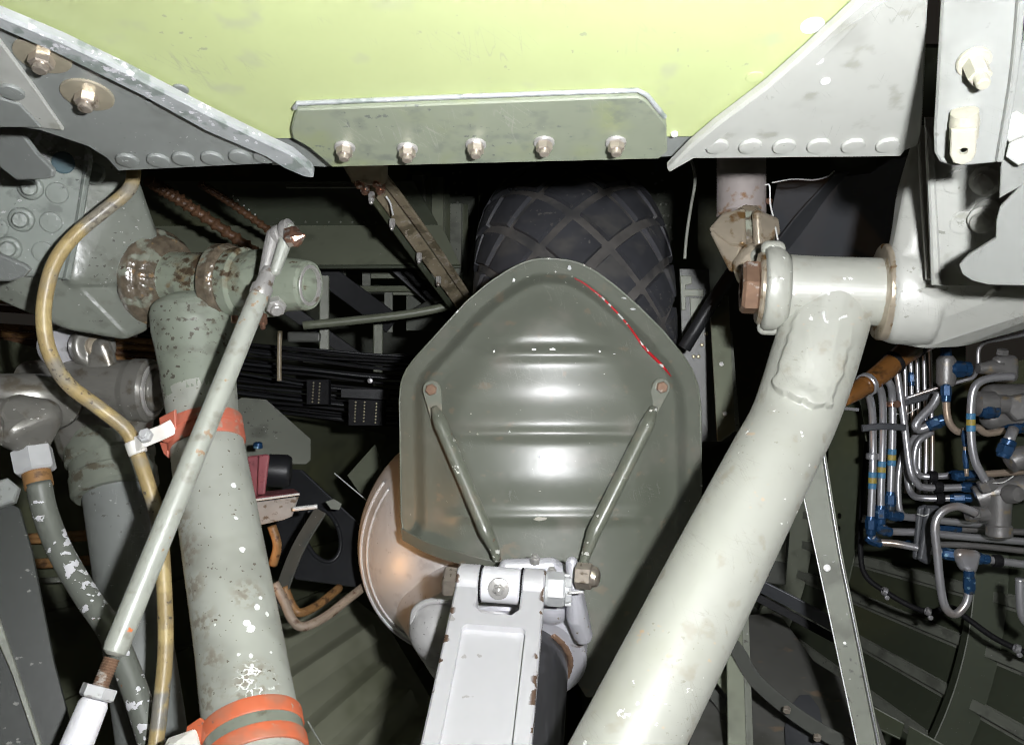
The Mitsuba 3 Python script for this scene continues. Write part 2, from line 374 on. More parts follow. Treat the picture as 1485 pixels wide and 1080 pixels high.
mat('m_bronze', (.44, .38, .29), .24, metal=.55, var=.2, sc=50, layers=[((.20, .115, .045), 80, .55, .2, None)], bump=(160, .0005))
mat('m_pinkgrey', (.33, .295, .28), .42, metal=.3, var=.1, sc=40, layers=[((.22, .13, .07), 80, .50, .2, (P(1075, 305, 1.1), .03))])
mat('m_orange', (.52, .125, .055), .48, var=.08, sc=30, layers=[((.40, .28, .21), 130, .58, .12, None), ((.40, .15, .09), 40, .50, .25, None), ((.25, .12, .09), 200, .66, .08, None)])
mat('m_salmon', (.48, .135, .085), .5, var=.1, sc=30, layers=[((.40, .28, .22), 110, .54, .14, None), ((.38, .16, .11), 40, .48, .25, None)])
mat('m_hydro', (.20, .195, .175), .33, metal=.35, var=.14, sc=35, spec=.6, layers=[((.125, .11, .085), 60, .54, .22, None), ((.45, .44, .42), 190, .70, .05, None)], bump=(120, .0004))
mat('m_hydro_green', (.175, .19, .155), .36, var=.14, sc=30, layers=[((.10, .09, .065), 70, .55, .2, None), ((.30, .31, .29), 160, .70, .05, None)], bump=(110, .0004))
mat('m_pipe_chip', (.135, .145, .125), .4, var=.12, sc=40, layers=[((.60, .60, .62), 120, .56, .02, None), ((.22, .10, .05), 120, .72, .05, None)])
mat('m_nutwhite', (.46, .47, .47), .4, var=.1, sc=60, layers=[((.28, .27, .25), 120, .60, .14, None)])
mat('m_clip', (.72, .71, .66), .45, var=.06, sc=60, layers=[((.45, .43, .38), 160, .68, .08, None)])
mat('m_amber', (.13, .055, .014), .25, var=.35, sc=30, spec=.7, coat=.4, layers=[((.045, .022, .008), 60, .52, .2, None)])
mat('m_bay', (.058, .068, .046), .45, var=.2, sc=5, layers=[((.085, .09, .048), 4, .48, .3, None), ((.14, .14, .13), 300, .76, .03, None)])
mat('m_skin_lit', (.085, .093, .060), .42, var=.15, sc=5, layers=[((.11, .115, .055), 4, .46, .35, None), ((.05, .055, .04), 9, .52, .3, None)])  # bay green painted lighter, standing in for flash that only grazes here
mat('m_rib', (.27, .28, .205), .42, var=.15, sc=8, layers=[((.16, .17, .11), 7, .46, .35, None)])  # same inner skin, green raised further to stand in for light
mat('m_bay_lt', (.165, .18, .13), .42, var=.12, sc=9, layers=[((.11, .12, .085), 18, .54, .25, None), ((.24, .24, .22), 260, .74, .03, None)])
mat('m_bay_grey', (.175, .185, .155), .42, var=.12, sc=14, layers=[((.12, .125, .105), 30, .52, .25, None), ((.09, .09, .08), 170, .64, .1, None), ((.32, .32, .31), 260, .72, .03, None)])
mat('m_floor', (.115, .115, .105), .5, var=.2, sc=9, layers=[((.07, .07, .06), 16, .5, .3, None), ((.18, .14, .10), 40, .66, .15, None), ((.2, .2, .19), 180, .70, .1, None)])
mat('m_beam', (.26, .22, .15), .4, var=.18, sc=16, layers=[((.13, .11, .07), 40, .50, .2, None), ((.34, .30, .24), 120, .60, .08, None)])
mat('m_black', (.008, .008, .009), .6, var=.2, sc=20, spec=.15)
mat('m_slate', (.055, .058, .064), .45, var=.15, sc=8, layers=[((.075, .077, .082), 10, .52, .3, None)])
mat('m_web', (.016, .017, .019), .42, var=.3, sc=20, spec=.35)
mat('m_alloy_edge', (.55, .55, .58), .3, metal=.8, var=.1, sc=60)
mat('m_alu', (.46, .46, .48), .32, metal=.7, var=.08, sc=30, layers=[((.38, .29, .22), 14, .56, .25, None)])
mat('m_alu_warm', (.44, .35, .27), .34, metal=.6, var=.10, sc=30)
mat('m_cast', (.20, .195, .19), .42, metal=.5, var=.18, sc=50, layers=[((.28, .22, .14), 80, .62, .15, None)], bump=(180, .0005))
mat('m_blue', (.016, .055, .13), .28, metal=.4, var=.3, sc=70, layers=[((.15, .27, .36), 140, .62, .10, None), ((.05, .06, .07), 90, .58, .15, None)])
mat('m_tape_blue', (.05, .17, .30), .5, var=0)
mat('m_tape_yellow', (.30, .23, .05), .5, var=0)
mat('m_redbox', (.26, .075, .085), .45, var=.12, sc=30, layers=[((.15, .045, .05), 90, .58, .15, None)])
mat('m_rustchain', (.095, .048, .024), .5, var=.5, sc=120)
mat('m_loom', (.26, .14, .055), .5, var=.3, sc=40, layers=[((.11, .06, .03), 80, .55, .15, None)])
mat('m_loom_pale', (.32, .25, .19), .5, var=.25, sc=40, layers=[((.16, .10, .065), 80, .58, .15, None)])
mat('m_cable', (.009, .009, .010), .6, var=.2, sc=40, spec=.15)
mat('m_brass', (.40, .36, .25), .3, metal=.7, var=.1, sc=80)
mat('m_bright', (.70, .70, .68), .4, metal=.2, var=.05)
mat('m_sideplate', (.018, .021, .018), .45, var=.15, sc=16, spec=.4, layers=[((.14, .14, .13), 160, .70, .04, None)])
mat('m_drk', (.065, .068, .060), .42, var=.2, sc=16, layers=[((.14, .14, .13), 220, .75, .04, None)])


def bolt(parent, A, N, r, h, m='m_bolt', rot=.3, stub=True, washer=None, wm='m_washer', name='bolt'):
    ms = [hexm(A, N, r, h, rot)]
    if stub: ms.append(lathe(A + N * h * .95, N, [(0, r * .62), (h * .42, r * .6), (h * .5, r * .48), (h * .5, r * .01)], 18))
    k = part(parent, name, cat(ms), m, 28)
    if washer: part(k, 'washer', lathe(A - N * .0012, N, [(0, washer), (.0025, washer), (.0032, washer * .93), (.0036, .3 * washer)], 36), wm)
    return k


# ================================================================== THE SETTING: fuselage shell round the bay
AX = nrm(V(.092, 1, -.086)); CC = P(802, 780, 1.63); R0 = .80
fx, fy, _ = frame(AX)


def cyl(t, ang, r):
    """point of the fuselage: t along the axis from the former, angle from +x towards +z"""
    r = r - .30 * t; c = CC + AX * t; ax_x = nrm(V(1, 0, 0) - AX[0] * AX); ax_z = np.cross(ax_x, AX)
    return c + ax_x * (r * math.cos(ang)) + ax_z * (r * math.sin(ang))


wall = thing('fuselage_wall', 'dark green curved inner skin of the fuselage around the wheel bay', 'wall', kind='structure')
for skin_name, a0_, a1_, mm_ in (('skin', -1.12, -.50, 'm_skin_lit'), ('skin', -.50, .12, 'm_bay')):  # left piece takes the green with light painted in, right piece the plain one
  sh = []
  for r in (R0, R0 + .004):
    sh.append(np.array([[cyl(t, a, r) for a in np.linspace(math.pi * a0_, math.pi * a1_, 60)] for t in np.linspace(-.75, 1.75, 12)]))
  v = np.concatenate([q_.reshape(-1, 3) for q_ in sh]); nA, nT = 60, 12; f = []
  for k_s in (0, 1):
    for i in range(nT - 1):
        for j in range(nA - 1):
            o = k_s * nA * nT + i * nA + j; q = [o, o + 1, o + nA + 1, o + nA]
            if k_s: q = q[::-1]
            f += [[q[0], q[1], q[2]], [q[0], q[2], q[3]]]
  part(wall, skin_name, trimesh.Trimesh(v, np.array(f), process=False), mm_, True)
# stringers: small channels along the axis
for i, deg in enumerate(np.concatenate([np.arange(-172, -88, 10.0), np.arange(-84, 2, 7.0)])):
    a = math.radians(deg); o = cyl(0, a, R0 - .001); rad = nrm(CC - o); tg = np.cross(AX, rad)
    c = [(-.018, 0), (-.018, .003), (-.009, .004), (-.008, .026), (.010, .026), (.010, .022), (.0, .021), (.0, .004), (.010, .003), (.010, 0)]
    part(wall, 'stringer', rings([[cyl(t, a, R0 - .001) + tg * u + rad * w for u, w in c] for t in (-.7, 0, 1.7)]), 'm_skin_lit' if deg < -85 else 'm_bay_grey', False)
# formers: ring webs with an inner cap
for t, dep in ((0.0, .055), (.62, .075)):
    angs = np.linspace(-math.pi * (.62 if t == 0 else .40), math.pi * .05, 96); rr = []
    for a in angs:
        o = cyl(t, a, R0 - .002); rad = nrm(CC + AX * t - o)
        pr = [(-.0015, 0), (-.0015, dep), (.022, dep), (.022, dep + .002), (-.0035, dep + .002), (-.0035, 0)]
        rr.append(np.array([o + AX * u + rad * w for u, w in pr]))
    part(wall, 'former', rings(rr), 'm_bay' if t < .1 else 'm_bay_lt', False)
    if t == 0.0:
        e = [cyl(t - .004, a, R0 - dep - .005) for a in np.linspace(-1.25, -.05, 40)]
        part(wall, 'former_cap_edge', tube(e, .0013, 6, 1), 'm_bay_grey', True)
# bulkhead behind
bk = Plane(P(742, 540, 3.3), (0, -1, 0))
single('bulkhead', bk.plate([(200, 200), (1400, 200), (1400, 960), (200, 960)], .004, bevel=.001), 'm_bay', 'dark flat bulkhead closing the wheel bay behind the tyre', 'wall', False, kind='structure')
# roof of the bay
rf = plane3((300, 180, 1.75), (900, 180, 1.75), (600, 214, 2.6))
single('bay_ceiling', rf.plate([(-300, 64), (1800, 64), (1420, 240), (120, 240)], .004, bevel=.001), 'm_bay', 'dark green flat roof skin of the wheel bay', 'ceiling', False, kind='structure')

# ================================================================== OVERHEAD PANEL AND PLATES
CP = Plane(P(690, 225, .75), (0, -.313, -.95), up=(0, 1, 0))
CP.X = V(1, 0, 0); CP.Y = np.cross(CP.N, CP.X)
op = thing('overhead_panel', 'large bright lime green painted panel above the five bolt plate', 'panel')
part(op, 'panel_sheet', CP.plate([(-500, -700), (1352, -700), (1342, 60), (1336, 150), (1030, 194), (380, 197), (-150, 100), (-500, -100)], .003, off=-.003), 'm_lime')
part(op, 'flange', CP.plate([(372, 185), (1040, 178), (1010, 222), (470, 238), (395, 236)], .003, off=-.0068), 'm_grey', label='grey lower flange of the lime panel')
for px, py, r in ((1178, 37, .008), (1094, 112, .0065)):
    part(op, 'rivet', rivet(CP.hit(px, py), CP.N, r, .0008), 'm_bright' if r > .007 else 'm_lime', True)
part(op, 'rivet', rivet(CP.hit(262, 129), CP.N, .006, .0018), 'm_grey', True)
part(op, 'rivet', rivet(CP.hit(978, 193), CP.N, .0028, .003), 'm_bright', True)

sp = thing('splice_plate', 'worn green plate with chamfered corners and a row of five bolts', 'plate')
part(sp, 'plate', CP.plate([(428, 158), (432, 150), (925, 131), (938, 138), (966, 172), (967, 212), (955, 222), (482, 234), (448, 205), (425, 192), (423, 178)], .006, off=.0003, bevel=.0012), 'm_splice')
e = [CP.hit(x, y, .0035) for x, y in ((427, 157), (431, 150), (600, 143), (780, 136), (925, 131), (938, 138), (964, 170))]
part(sp, 'worn_edge', tube(e, .0019, 8, 4, smooth=False), 'm_edge', label='bare chipped metal edge')
for px, py in ((500, 213), (591, 215), (690, 209), (789, 206), (893, 206)):
    bolt(sp, CP.hit(px, py, .0065), CP.N, .0068, .0085, washer=.0085, wm='m_steel', rot=rng.uniform(0, 1))


def gusset(label, outline, diag_out, diag_in, riv, m):
    g = thing('gusset_plate', label, 'plate', 'gusset plates beside the lime panel')
    part(g, 'plate', CP.plate(outline, .0035, off=.0004), m)
    part(g, 'lip', CP.plate(diag_out + diag_in[::-1], .0075, off=.0042, bevel=.0022), 'm_edge' if m == 'm_grey' else 'm_grey_lt', label='raised chipped lip along the sloping edge')
    for px, py in riv: part(g, 'rivet', rivet(CP.hit(px, py, .0042), CP.N, .0094, .0032), m)
    return g


d_out = [(-160, -62), (0, 8), (90, 46), (180, 89), (300, 152), (385, 194), (425, 213), (452, 236), (456, 244)]
d_in = [(-160, -40), (0, 29), (90, 69), (175, 110), (300, 180), (385, 217), (412, 234), (440, 246), (455, 249)]
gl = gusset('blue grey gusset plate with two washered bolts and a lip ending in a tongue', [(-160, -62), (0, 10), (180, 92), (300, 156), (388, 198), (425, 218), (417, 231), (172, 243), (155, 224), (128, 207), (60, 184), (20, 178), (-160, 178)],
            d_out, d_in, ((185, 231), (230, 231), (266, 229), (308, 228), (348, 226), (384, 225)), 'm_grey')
for px, py in ((62, 80), (127, 137)):
    bolt(gl, CP.hit(px, py, .0042), CP.N, .0086, .0095, washer=.0188, rot=.5)
for px, py in ((216, 148), (239, 150)): part(gl, 'stud', rivet(CP.hit(px, py, .0042), CP.N, .0026, .0012), 'm_grey')
part(gl, 'doubler', CP.plate([(-160, -80), (0, 55), (50, 122), (93, 185), (60, 181), (-20, 178), (-160, 176)], .003, off=.0043), 'm_grey_lt')
part(gl, 'doubler', CP.plate([(-160, 60), (0, 140), (30, 150), (60, 182), (-20, 182), (-160, 180)], .002, off=.0076), 'm_grey')
part(gl, 'rivet', rivet(CP.hit(17, 132, .0073), CP.N, .009, .003), 'm_grey')
r_out = [(1420, -140), (1246, -10), (1165, 66), (1110, 115), (1035, 172), (1000, 202), (967, 236)]
r_in = [(1470, -140), (1278, -10), (1190, 78), (1120, 135), (1062, 178), (1010, 218), (970, 241)]
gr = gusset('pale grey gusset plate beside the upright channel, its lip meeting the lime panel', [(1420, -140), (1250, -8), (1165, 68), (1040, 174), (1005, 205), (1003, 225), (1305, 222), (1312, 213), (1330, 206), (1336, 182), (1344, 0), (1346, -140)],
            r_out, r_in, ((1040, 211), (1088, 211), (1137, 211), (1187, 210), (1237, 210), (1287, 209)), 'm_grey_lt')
for px, py in ((1187, 88), (1197, 118)): part(gr, 'stud', rivet(CP.hit(px, py, .0042), CP.N, .0035, .0012), 'm_bright')

# ================================================================== LEFT FITTING
lf = thing('strut_fitting', 'grey green cast fitting behind the yellow hose, holding the greasy strut head', 'fitting', 'cast fittings that hold the struts')
body = hull([(118, 212, 1.0, .012), (150, 214, 1.02, .012), (185, 262, 1.03, .012), (212, 338, 1.05, .012), (190, 390, 1.065, .03), (110, 400, 1.0, .015)])
boss = mani(lathe(P(105, 396, 1.09), P(222, 402, 1.075) - P(105, 396, 1.09), [(0, .048), (.03, .055), (.075, .058), (.086, .058), (.09, .054)], 48))
wedge = hull([(40, 418, 1.0, .006), (100, 468, 1.02, .008), (180, 482, 1.04, .008), (204, 470, 1.06, .010), (196, 430, 1.07, .02), (100, 400, 1.0, .01), (0, 400, .98, .006), (-60, 400, .98, .006), (-60, 380, 1.05, .006), (100, 390, 1.12, .02), (190, 440, 1.12, .02)])
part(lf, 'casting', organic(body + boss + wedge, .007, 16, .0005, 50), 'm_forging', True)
rp = plane3((20, 190, .93), (125, 207, .95), (100, 405, .985))
part(lf, 'rivet_plate', rp.plate([(-120, 178), (25, 178), (70, 188), (128, 207), (134, 238), (120, 320), (102, 404), (60, 402), (0, 396), (-120, 390)], .005, off=0, bevel=.0015), 'm_rivetplate')
part(lf, 'plate_rim', rp.plate([(124, 207), (135, 225), (134, 240), (120, 322), (102, 405), (92, 404), (110, 320), (122, 245)], .008, off=.004, bevel=.003), 'm_rivetplate')
for px, py, m in ((92, 236, 'm_teal'), (83, 280, 'm_rivetplate'), (74, 322, 'm_rivetplate'), (63, 365, 'm_rivetplate'), (-5, 330, 'm_rivetplate')):
    part(lf, 'rivet', rivet(rp.hit(px, py, .005), rp.N, .0115, .003), m, label='dark teal rivet' if m == 'm_teal' else None)
for px, py in ((45, 272), (32, 318), (14, 360)):
    c = rp.hit(px, py, .005)
    bm = cat([rivet(c, rp.N, .013, .006), lathe(c + rp.N * .004, rp.N + V(.1, 0, .1), [(0, .008), (.006, .0085), (.009, .007), (.009, .001)], 14)])
    part(lf, 'bolt', wobble(bm.subdivide_to_size(.004), .0007, 260), 'm_rivetplate', 40)
part(lf, 'rivet', rivet(P(137, 252, .99), nrm(V(.1, -1, -.1)), .012, .008), 'm_rivetplate')
tl = plane3((0, 160, .80), (70, 240, .80), (0, 255, .83))
part(lf, 'tongue', tl.plate([(-120, 60), (0, 148), (28, 182), (58, 222), (82, 246), (80, 256), (70, 259), (28, 260), (0, 238), (-120, 150)], .004, off=0, bevel=.0012, rnd=.003), 'm_grey')
t2 = plane3((0, 370, .86), (45, 390, .86), (0, 405, .87))
part(lf, 'tongue', t2.plate([(-120, 330), (0, 366), (40, 383), (47, 390), (38, 400), (20, 406), (-120, 408)], .005, off=0, bevel=.0015), 'm_grey')
LAX = nrm(P(450, 414, 1.005) - P(225, 404, 1.075)); LA = P(225, 404, 1.075)
part(lf, 'socket_ring', wobble(lathe(LA, LAX, [(-.004, .058), (.004, .060), (.010, .058), (.014, .052), (.020, .052), (.026, .047), (.028, .036)], 56).subdivide_to_size(.006), .0012, 150), 'm_grease', 50, label='greasy brown ring round the strut head')

# ================================================================== LEFT STRUT
ls = thing('bay_strut', 'pale green strut tube with white paint chips and two orange clamps', 'strut', 'thick strut tubes in the wheel bay')
tl_ = np.linalg.norm(P(450, 414, 1.005) - LA)
m = lathe(LA, LAX, [(.02, .034), (.03, .033), (.09, .0325), (.10, .034), (.102, .03)], 48)
part(ls, 'head_tube', wobble(m.subdivide_to_size(.006), .0008, 120), 'm_tee', 50)
m = lathe(LA, LAX, [(.088, .030), (.090, .040), (.094, .044), (.106, .0445), (.112, .042), (.114, .036)], 52)
part(ls, 'greasy_collar', wobble(m.subdivide_to_size(.005), .0012, 160), 'm_grease', 50, label='brown grease covered collar')
m = lathe(LA, LAX, [(.112, .030), (.114, .040), (.128, .041), (.131, .036), (.150, .0395), (.168, .0385), (.184, .031), (tl_ - .004, .0285), (tl_, .0268), (tl_, .0215), (tl_ - .012, .0205), (tl_ - .02, .019), (tl_ - .03, .001)], 52)
part(ls, 'head_end', wobble(m.subdivide_to_size(.006), .0005, 90), 'm_tee', 40)
m = ringband(LA + LAX * (tl_ - .003), LAX, 0, .004, .0195, .0235, 44)
part(ls, 'bore_bush', m, 'm_steel')
c = P(404, 444, 1.005)
part(ls, 'clamp_lug', tm(hull([(372, 445, 1.005, .009), (396, 440, 1.01, .010), (360, 425, 1.02, .010), (395, 400, 1.03, .014)])), 'm_tee', 50)
bolt(ls, P(400, 440, .995), nrm(V(.25, -.7, -.55)), .011, .012, 'm_steel')
bolt(ls, P(381, 456, 1.0), nrm(V(.1, -.3, -1)), .005, .012, 'm_copper')
bolt(ls, P(340, 458, 1.01), nrm(V(.1, -.3, -1)), .004, .008, 'm_copper', stub=False)
SL, sl_r = SL_, SLR_
k2 = int(24 * 1.98)
part(ls, 'neck', wobble(tube(SL[:k2], sl_r[:k2], 48, 1, smooth=False).subdivide_to_size(.012), .0006, 70), 'm_sleeve', 50, label='dull green neck below the strut head')
part(ls, 'tube', tube(SL[k2 - 3:], sl_r[k2 - 3:] , 52, 1, smooth=False), 'm_strut', 50)


def strut_at(S, py):
    q = 540 - F * S[:, 2] / S[:, 1]; i = int(np.argmin(abs(q - py))); return S[i], nrm(S[min(i + 2, len(S) - 1)] - S[i - 2])


def band(parent, c, a, r, w, m, groove=True):
    g_ = .0010 if groove else -.0008
    t = .0022; pr = [(-w / 2, r), (-w / 2, r + t), (-w / 2 + .001, r + t + .0008), (-.0022, r + t + .0008), (-.0012, r + t - g_), (.0012, r + t - g_), (.0022, r + t + .0008), (w / 2 - .001, r + t + .0008), (w / 2, r + t), (w / 2, r), (-w / 2, r)]
    x, y, a = frame(a); th = np.arange(64) / 64 * 2 * np.pi
    part(parent, 'band', rings([c + a * u + np.outer(q * np.cos(th), x) + np.outer(q * np.sin(th), y) for u, q in pr], cap=False), m, 40)


def halfr(S, R, py):
    q = 540 - F * S[:, 2] / S[:, 1]; return float(R[int(np.argmin(abs(q - py)))])


uc = thing('pipe_clamp', 'faded orange band clamp holding a white clip, high on the chipped strut', 'clamp', 'orange clamps on the strut')
c, a = strut_at(SL, 628)
band(uc, c, a, halfr(SL, sl_r, 628) - .0002, .030, 'm_salmon')
up_pl = plane3((232, 605, .975), (262, 590, .965), (240, 665, .965))
part(uc, 'tab', up_pl.plate([(233, 606), (256, 594), (258, 634), (244, 642), (237, 640)], .003, off=0), 'm_salmon')
part(uc, 'tab', plane3((228, 640, .985), (250, 640, .975), (243, 668, .975)).plate([(233, 641), (246, 641), (246, 664), (239, 658)], .0025), 'm_salmon')
lc = thing('pipe_clamp', 'bright orange double band clamp at the foot of the chipped strut', 'clamp', 'orange clamps on the strut')
for py in (1056, 1099):
    c, a = strut_at(SL, py); band(lc, c, a, halfr(SL, sl_r, py) + .0002, .0150, 'm_orange', False)
c, a = strut_at(SL, 1077)
part(lc, 'liner', ringband(c, a, -.012, .012, halfr(SL, sl_r, 1074) - .001, halfr(SL, sl_r, 1074) + .0016), 'm_hydro_green')
part(lc, 'tab', plane3((268, 1062, .80), (290, 1045, .795), (285, 1085, .79)).plate([(274, 1052), (292, 1040), (300, 1046), (292, 1090), (268, 1090)], .003), 'm_orange')
part(lc, 'clip', tm(hull([(248, 1075, .79, .004), (280, 1064, .79, .004), (285, 1095, .77, .005), (240, 1095, .77, .005)])), 'm_clip')

# ================================================================== PUSH ROD
pr_ = thing('control_rod', 'thin pale control rod slanting across the chipped strut, with fork ends', 'rod')
RA, RB = P(376, 428, .925), P(163, 952, .775); rd = nrm(RB - RA)
part(pr_, 'rod_tube', lathe(RA - rd * .004, rd, [(0, .0075), (.003, .0098), (.012, .0105), (np.linalg.norm(RB - RA) - .006, .0108), (np.linalg.norm(RB - RA), .0098), (np.linalg.norm(RB - RA) + .003, .006)], 32), 'm_rod', 40)
FT = P(398, 372, .935)
part(pr_, 'fork_shank', lathe(RA - rd * .034, rd, [(0, .004), (.002, .0078), (.02, .0090), (.024, .0092), (.024, .0112), (.033, .0112), (.036, .009)], 28), 'm_steel', 40)
ud = nrm(P(414, 338, .945) - P(388, 400, .935)); sx_ = nrm(V(1, -.3, .25))
for s in (-1, 1):
    part(pr_, 'fork_ear', tm(hull3([(P(391, 395, .935) + sx_ * s * .007, .0058), (P(403, 352, .942) + sx_ * s * .0095, .0068), (P(408, 338, .945) + sx_ * s * .0095, .0082)])), 'm_steel' if s < 0 else 'm_rod', 45)
b0 = P(396, 343, .948)
part(pr_, 'eye_bolt', wobble(cat([lathe(b0, sx_, [(0, .007), (.004, .0105), (.009, .0105), (.011, .008)], 24), lathe(b0 + sx_ * .013, sx_, [(0, .011), (.003, .0135), (.009, .0135), (.011, .010)], 24)]).subdivide_to_size(.004), .0006, 300), 'm_steel', 40)
part(pr_, 'pin_nut', cat([hexm(P(419, 345, .933), sx_, .0115, .011, .2), lathe(P(427, 346, .928), sx_, [(0, .0095), (.004, .0082), (.013, .0015)], 10)]), 'm_copper', 20, label='shiny copper coloured nut with a pointed end')
thr = [(i * .0011, .0062 + (.0009 if i % 2 else 0)) for i in range(26)]
part(pr_, 'thread', lathe(RB + rd * .001, rd, thr, 20), 'm_rusty', False)
part(pr_, 'lock_nut', hexm(RB + rd * .025, rd, .0150, .0105, .4), 'm_nutwhite', 20)
E = RB + rd * .036
part(pr_, 'fork_shank', lathe(E, rd, [(0, .0105), (.004, .0125), (.05, .0135), (.056, .0135)], 32), 'm_white', 40)
for s in (-1, 1):
    part(pr_, 'fork_ear', tm(hull3([(E + rd * .045 + V(1, .1, .2) * s * .009, .006), (E + rd * .085 + V(1, .1, .2) * s * .013, .009)])), 'm_white', 45)
part(pr_, 'fork_pin', ringband(E + rd * .078 + V(-.032, -.012, -.004), nrm(V(1, .2, .1)), 0, .012, .007, .0115, 32), 'm_steel')

# ================================================================== YELLOW HOSE AND ITS CLIP
hp = [(188, 226, .95), (194, 250, .945), (186, 276, .935), (152, 305, .925), (112, 338, .915), (84, 372, .905), (69, 412, .90), (63, 462, .90), (72, 512, .905), (98, 556, .92), (142, 590, .94), (182, 622, .95), (197, 652, .95), (214, 700, .945), (231, 762, .94), (238, 850, .925), (240, 940, .905), (233, 1020, .885), (222, 1110, .865)]
single('hose', tube([P(*q) for q in hp], [.0072, .0072, .0074, .0076, .0078, .0078, .0078, .0076], 20, 8), 'm_hose', 'dirty yellow hose winding down past the cast fitting and the orange clamp', 'hose', True)
pc = thing('hose_clip', 'white hose clip with a screw beside the faded orange clamp', 'clip')
h0 = P(197, 648, .95); hd = nrm(P(206, 675, .948) - P(190, 630, .95))
part(pc, 'loop', ringband(h0 - hd * .007, hd, 0, .015, .0078, .0100, 36), 'm_clip')
part(pc, 'strap', strap([h0 + V(.004, -.0085, .004), P(212, 636, .938), P(236, 626, .955), P(252, 618, .962)], .016, .003, (0, .2, 1)), 'm_clip')
bolt(pc, P(213, 633, .938), nrm(V(-.1, -1, .45)), .0078, .007, 'm_nutwhite')

# ================================================================== LEFT HYDRAULIC CYLINDER
hy = thing('hydraulic_cylinder', 'grimy hydraulic cylinder with a pinned head, behind the yellow hose', 'cylinder')
B0, B1 = P(150, 590, 1.17), P(228, 1120, 1.0); bd = nrm(B1 - B0)
L_ = np.linalg.norm(B1 - B0)
part(hy, 'barrel_head', lathe(B0, bd, [(-.02, .02), (0, .046), (.03, .050), (.055, .051), (.057, .054), (.075, .0545), (.078, .051), (.095, .051), (.097, .053), (.118, .0525), (.123, .048)], 52), 'm_hydro_green', 40)
part(hy, 'barrel', lathe(B0, bd, [(.12, .034), (.122, .040), (.2, .0395), (L_, .0385)], 48), 'm_grey', 40)
hA, hB = P(40, 562, 1.13), P(222, 566, 1.12)
hx = nrm(hB - hA); hl = np.linalg.norm(hB - hA)
part(hy, 'head', wobble(tm(mani(lathe(hA, hx, [(0, .034), (.02, .036), (hl - .03, .038), (hl - .022, .040), (hl - .004, .040), (hl, .037)], 48)) + hull([(95, 560, 1.13, .03), (185, 590, 1.14, .035), (130, 640, 1.15, .04), (180, 640, 1.15, .03)])).subdivide_to_size(.01), .0006, 60), 'm_hydro', 45)
part(hy, 'pin', lathe(hB, hx, [(-.004, .026), (.006, .026), (.009, .023), (.010, .004)], 40), 'm_hydro', 35)
part(hy, 'circlip', ringband(hB, hx, -.002, .003, .0285, .0335), 'm_steel')
lgx = nrm(V(.72, -.69, .05)); lc0 = P(134, 503, 1.115)
lug = mani(lathe(lc0 - lgx * .011, lgx, [(0, .024), (.003, .027), (.019, .027), (.022, .024)], 40))
part(hy, 'lug', organic(lug + manifold3d.Manifold.batch_hull([manifold3d.Manifold.sphere(.011, 16).translate(q_.tolist()) for q_ in (lc0 + V(-.016, .008, 0), lc0 + V(.016, -.008, 0), P(118, 572, 1.115), P(172, 570, 1.115))]), .005, 10, .0004, 80), 'm_hydro', True)
part(hy, 'lug_pin', lathe(lc0 + lgx * .010, lgx, [(0, .0135), (.003, .0135), (.005, .0115), (.006, .001)], 28), 'm_bronze', 35)
part(hy, 'eye_ring', lathe(P(80, 502, 1.13), nrm(V(.85, -.5, 0)), [(0, .018), (.004, .027), (.020, .028), (.028, .025), (.030, .01)], 40), 'm_chrome', 35, label='polished ring at the top of the cylinder head')
ef = thing('pipe_elbow', 'dirty steel elbow fitting with a hexagon end and pale nut above a chipped pipe', 'fitting')
part(ef, 'arm', tube([P(-60, 572, 1.0), P(0, 572, 1.01), P(60, 575, 1.03), P(95, 590, 1.06)], [.024, .024, .026, .028], 28, 8), 'm_hydro', True)
part(ef, 'body', wobble(tm(hull([(28, 600, .99, .022), (60, 605, 1.0, .022), (48, 640, 1.0, .018), (20, 622, .98, .022)])), .0006, 60), 'm_hydro', 45)
part(ef, 'hex_end', hexm(P(22, 612, .985), nrm(V(-.5, -.75, -.1)), .0255, .022, .2), 'm_hydro', 20)
part(ef, 'arm_end', tube([P(-30, 610, .97), P(10, 612, .975)], .026, 24), 'm_hydro', True)
E0, E1 = P(43, 640, 1.0), P(60, 720, .985); ed = nrm(E1 - E0)
part(ef, 'neck', lathe(E0, ed, [(0, .014), (.02, .014)], 28), 'm_hydro')
part(ef, 'nut', hexm(E0 + ed * .010, ed, .0225, .027, .1), 'm_nutwhite', 20, label='pale grey pipe nut')
part(ef, 'sleeve', lathe(E0 + ed * .035, ed, [(0, .013), (.001, .0150), (.019, .0150), (.021, .013)], 32), 'm_loom', label='orange brown sleeve')
single('chipped_pipe', tube([P(56, 700, .985), P(66, 745, .98), P(88, 800, .97), P(124, 862, .955), P(160, 915, .94), P(190, 985, .925), (P(212, 1050, .91)), P(230, 1110, .895)], .0132, 22, 8), 'm_pipe_chip', 'bent green pipe with silver paint loss, leading down from the elbow', 'pipe', True)
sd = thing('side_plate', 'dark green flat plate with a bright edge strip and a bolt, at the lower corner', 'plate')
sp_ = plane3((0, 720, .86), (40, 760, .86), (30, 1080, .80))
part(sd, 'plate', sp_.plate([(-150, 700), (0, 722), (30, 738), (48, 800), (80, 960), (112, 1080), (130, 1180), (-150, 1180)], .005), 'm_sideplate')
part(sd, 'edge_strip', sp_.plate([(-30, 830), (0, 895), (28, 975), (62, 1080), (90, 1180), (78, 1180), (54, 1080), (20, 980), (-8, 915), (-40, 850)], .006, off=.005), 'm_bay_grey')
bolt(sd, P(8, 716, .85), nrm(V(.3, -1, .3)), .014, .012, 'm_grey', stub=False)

# ================================================================== TYRE
ty = thing('tyre', 'black aircraft tyre with a diamond tread standing behind the olive hood', 'tyre')
TC = P(824, 484, 1.74); RO, HW = .335, .172


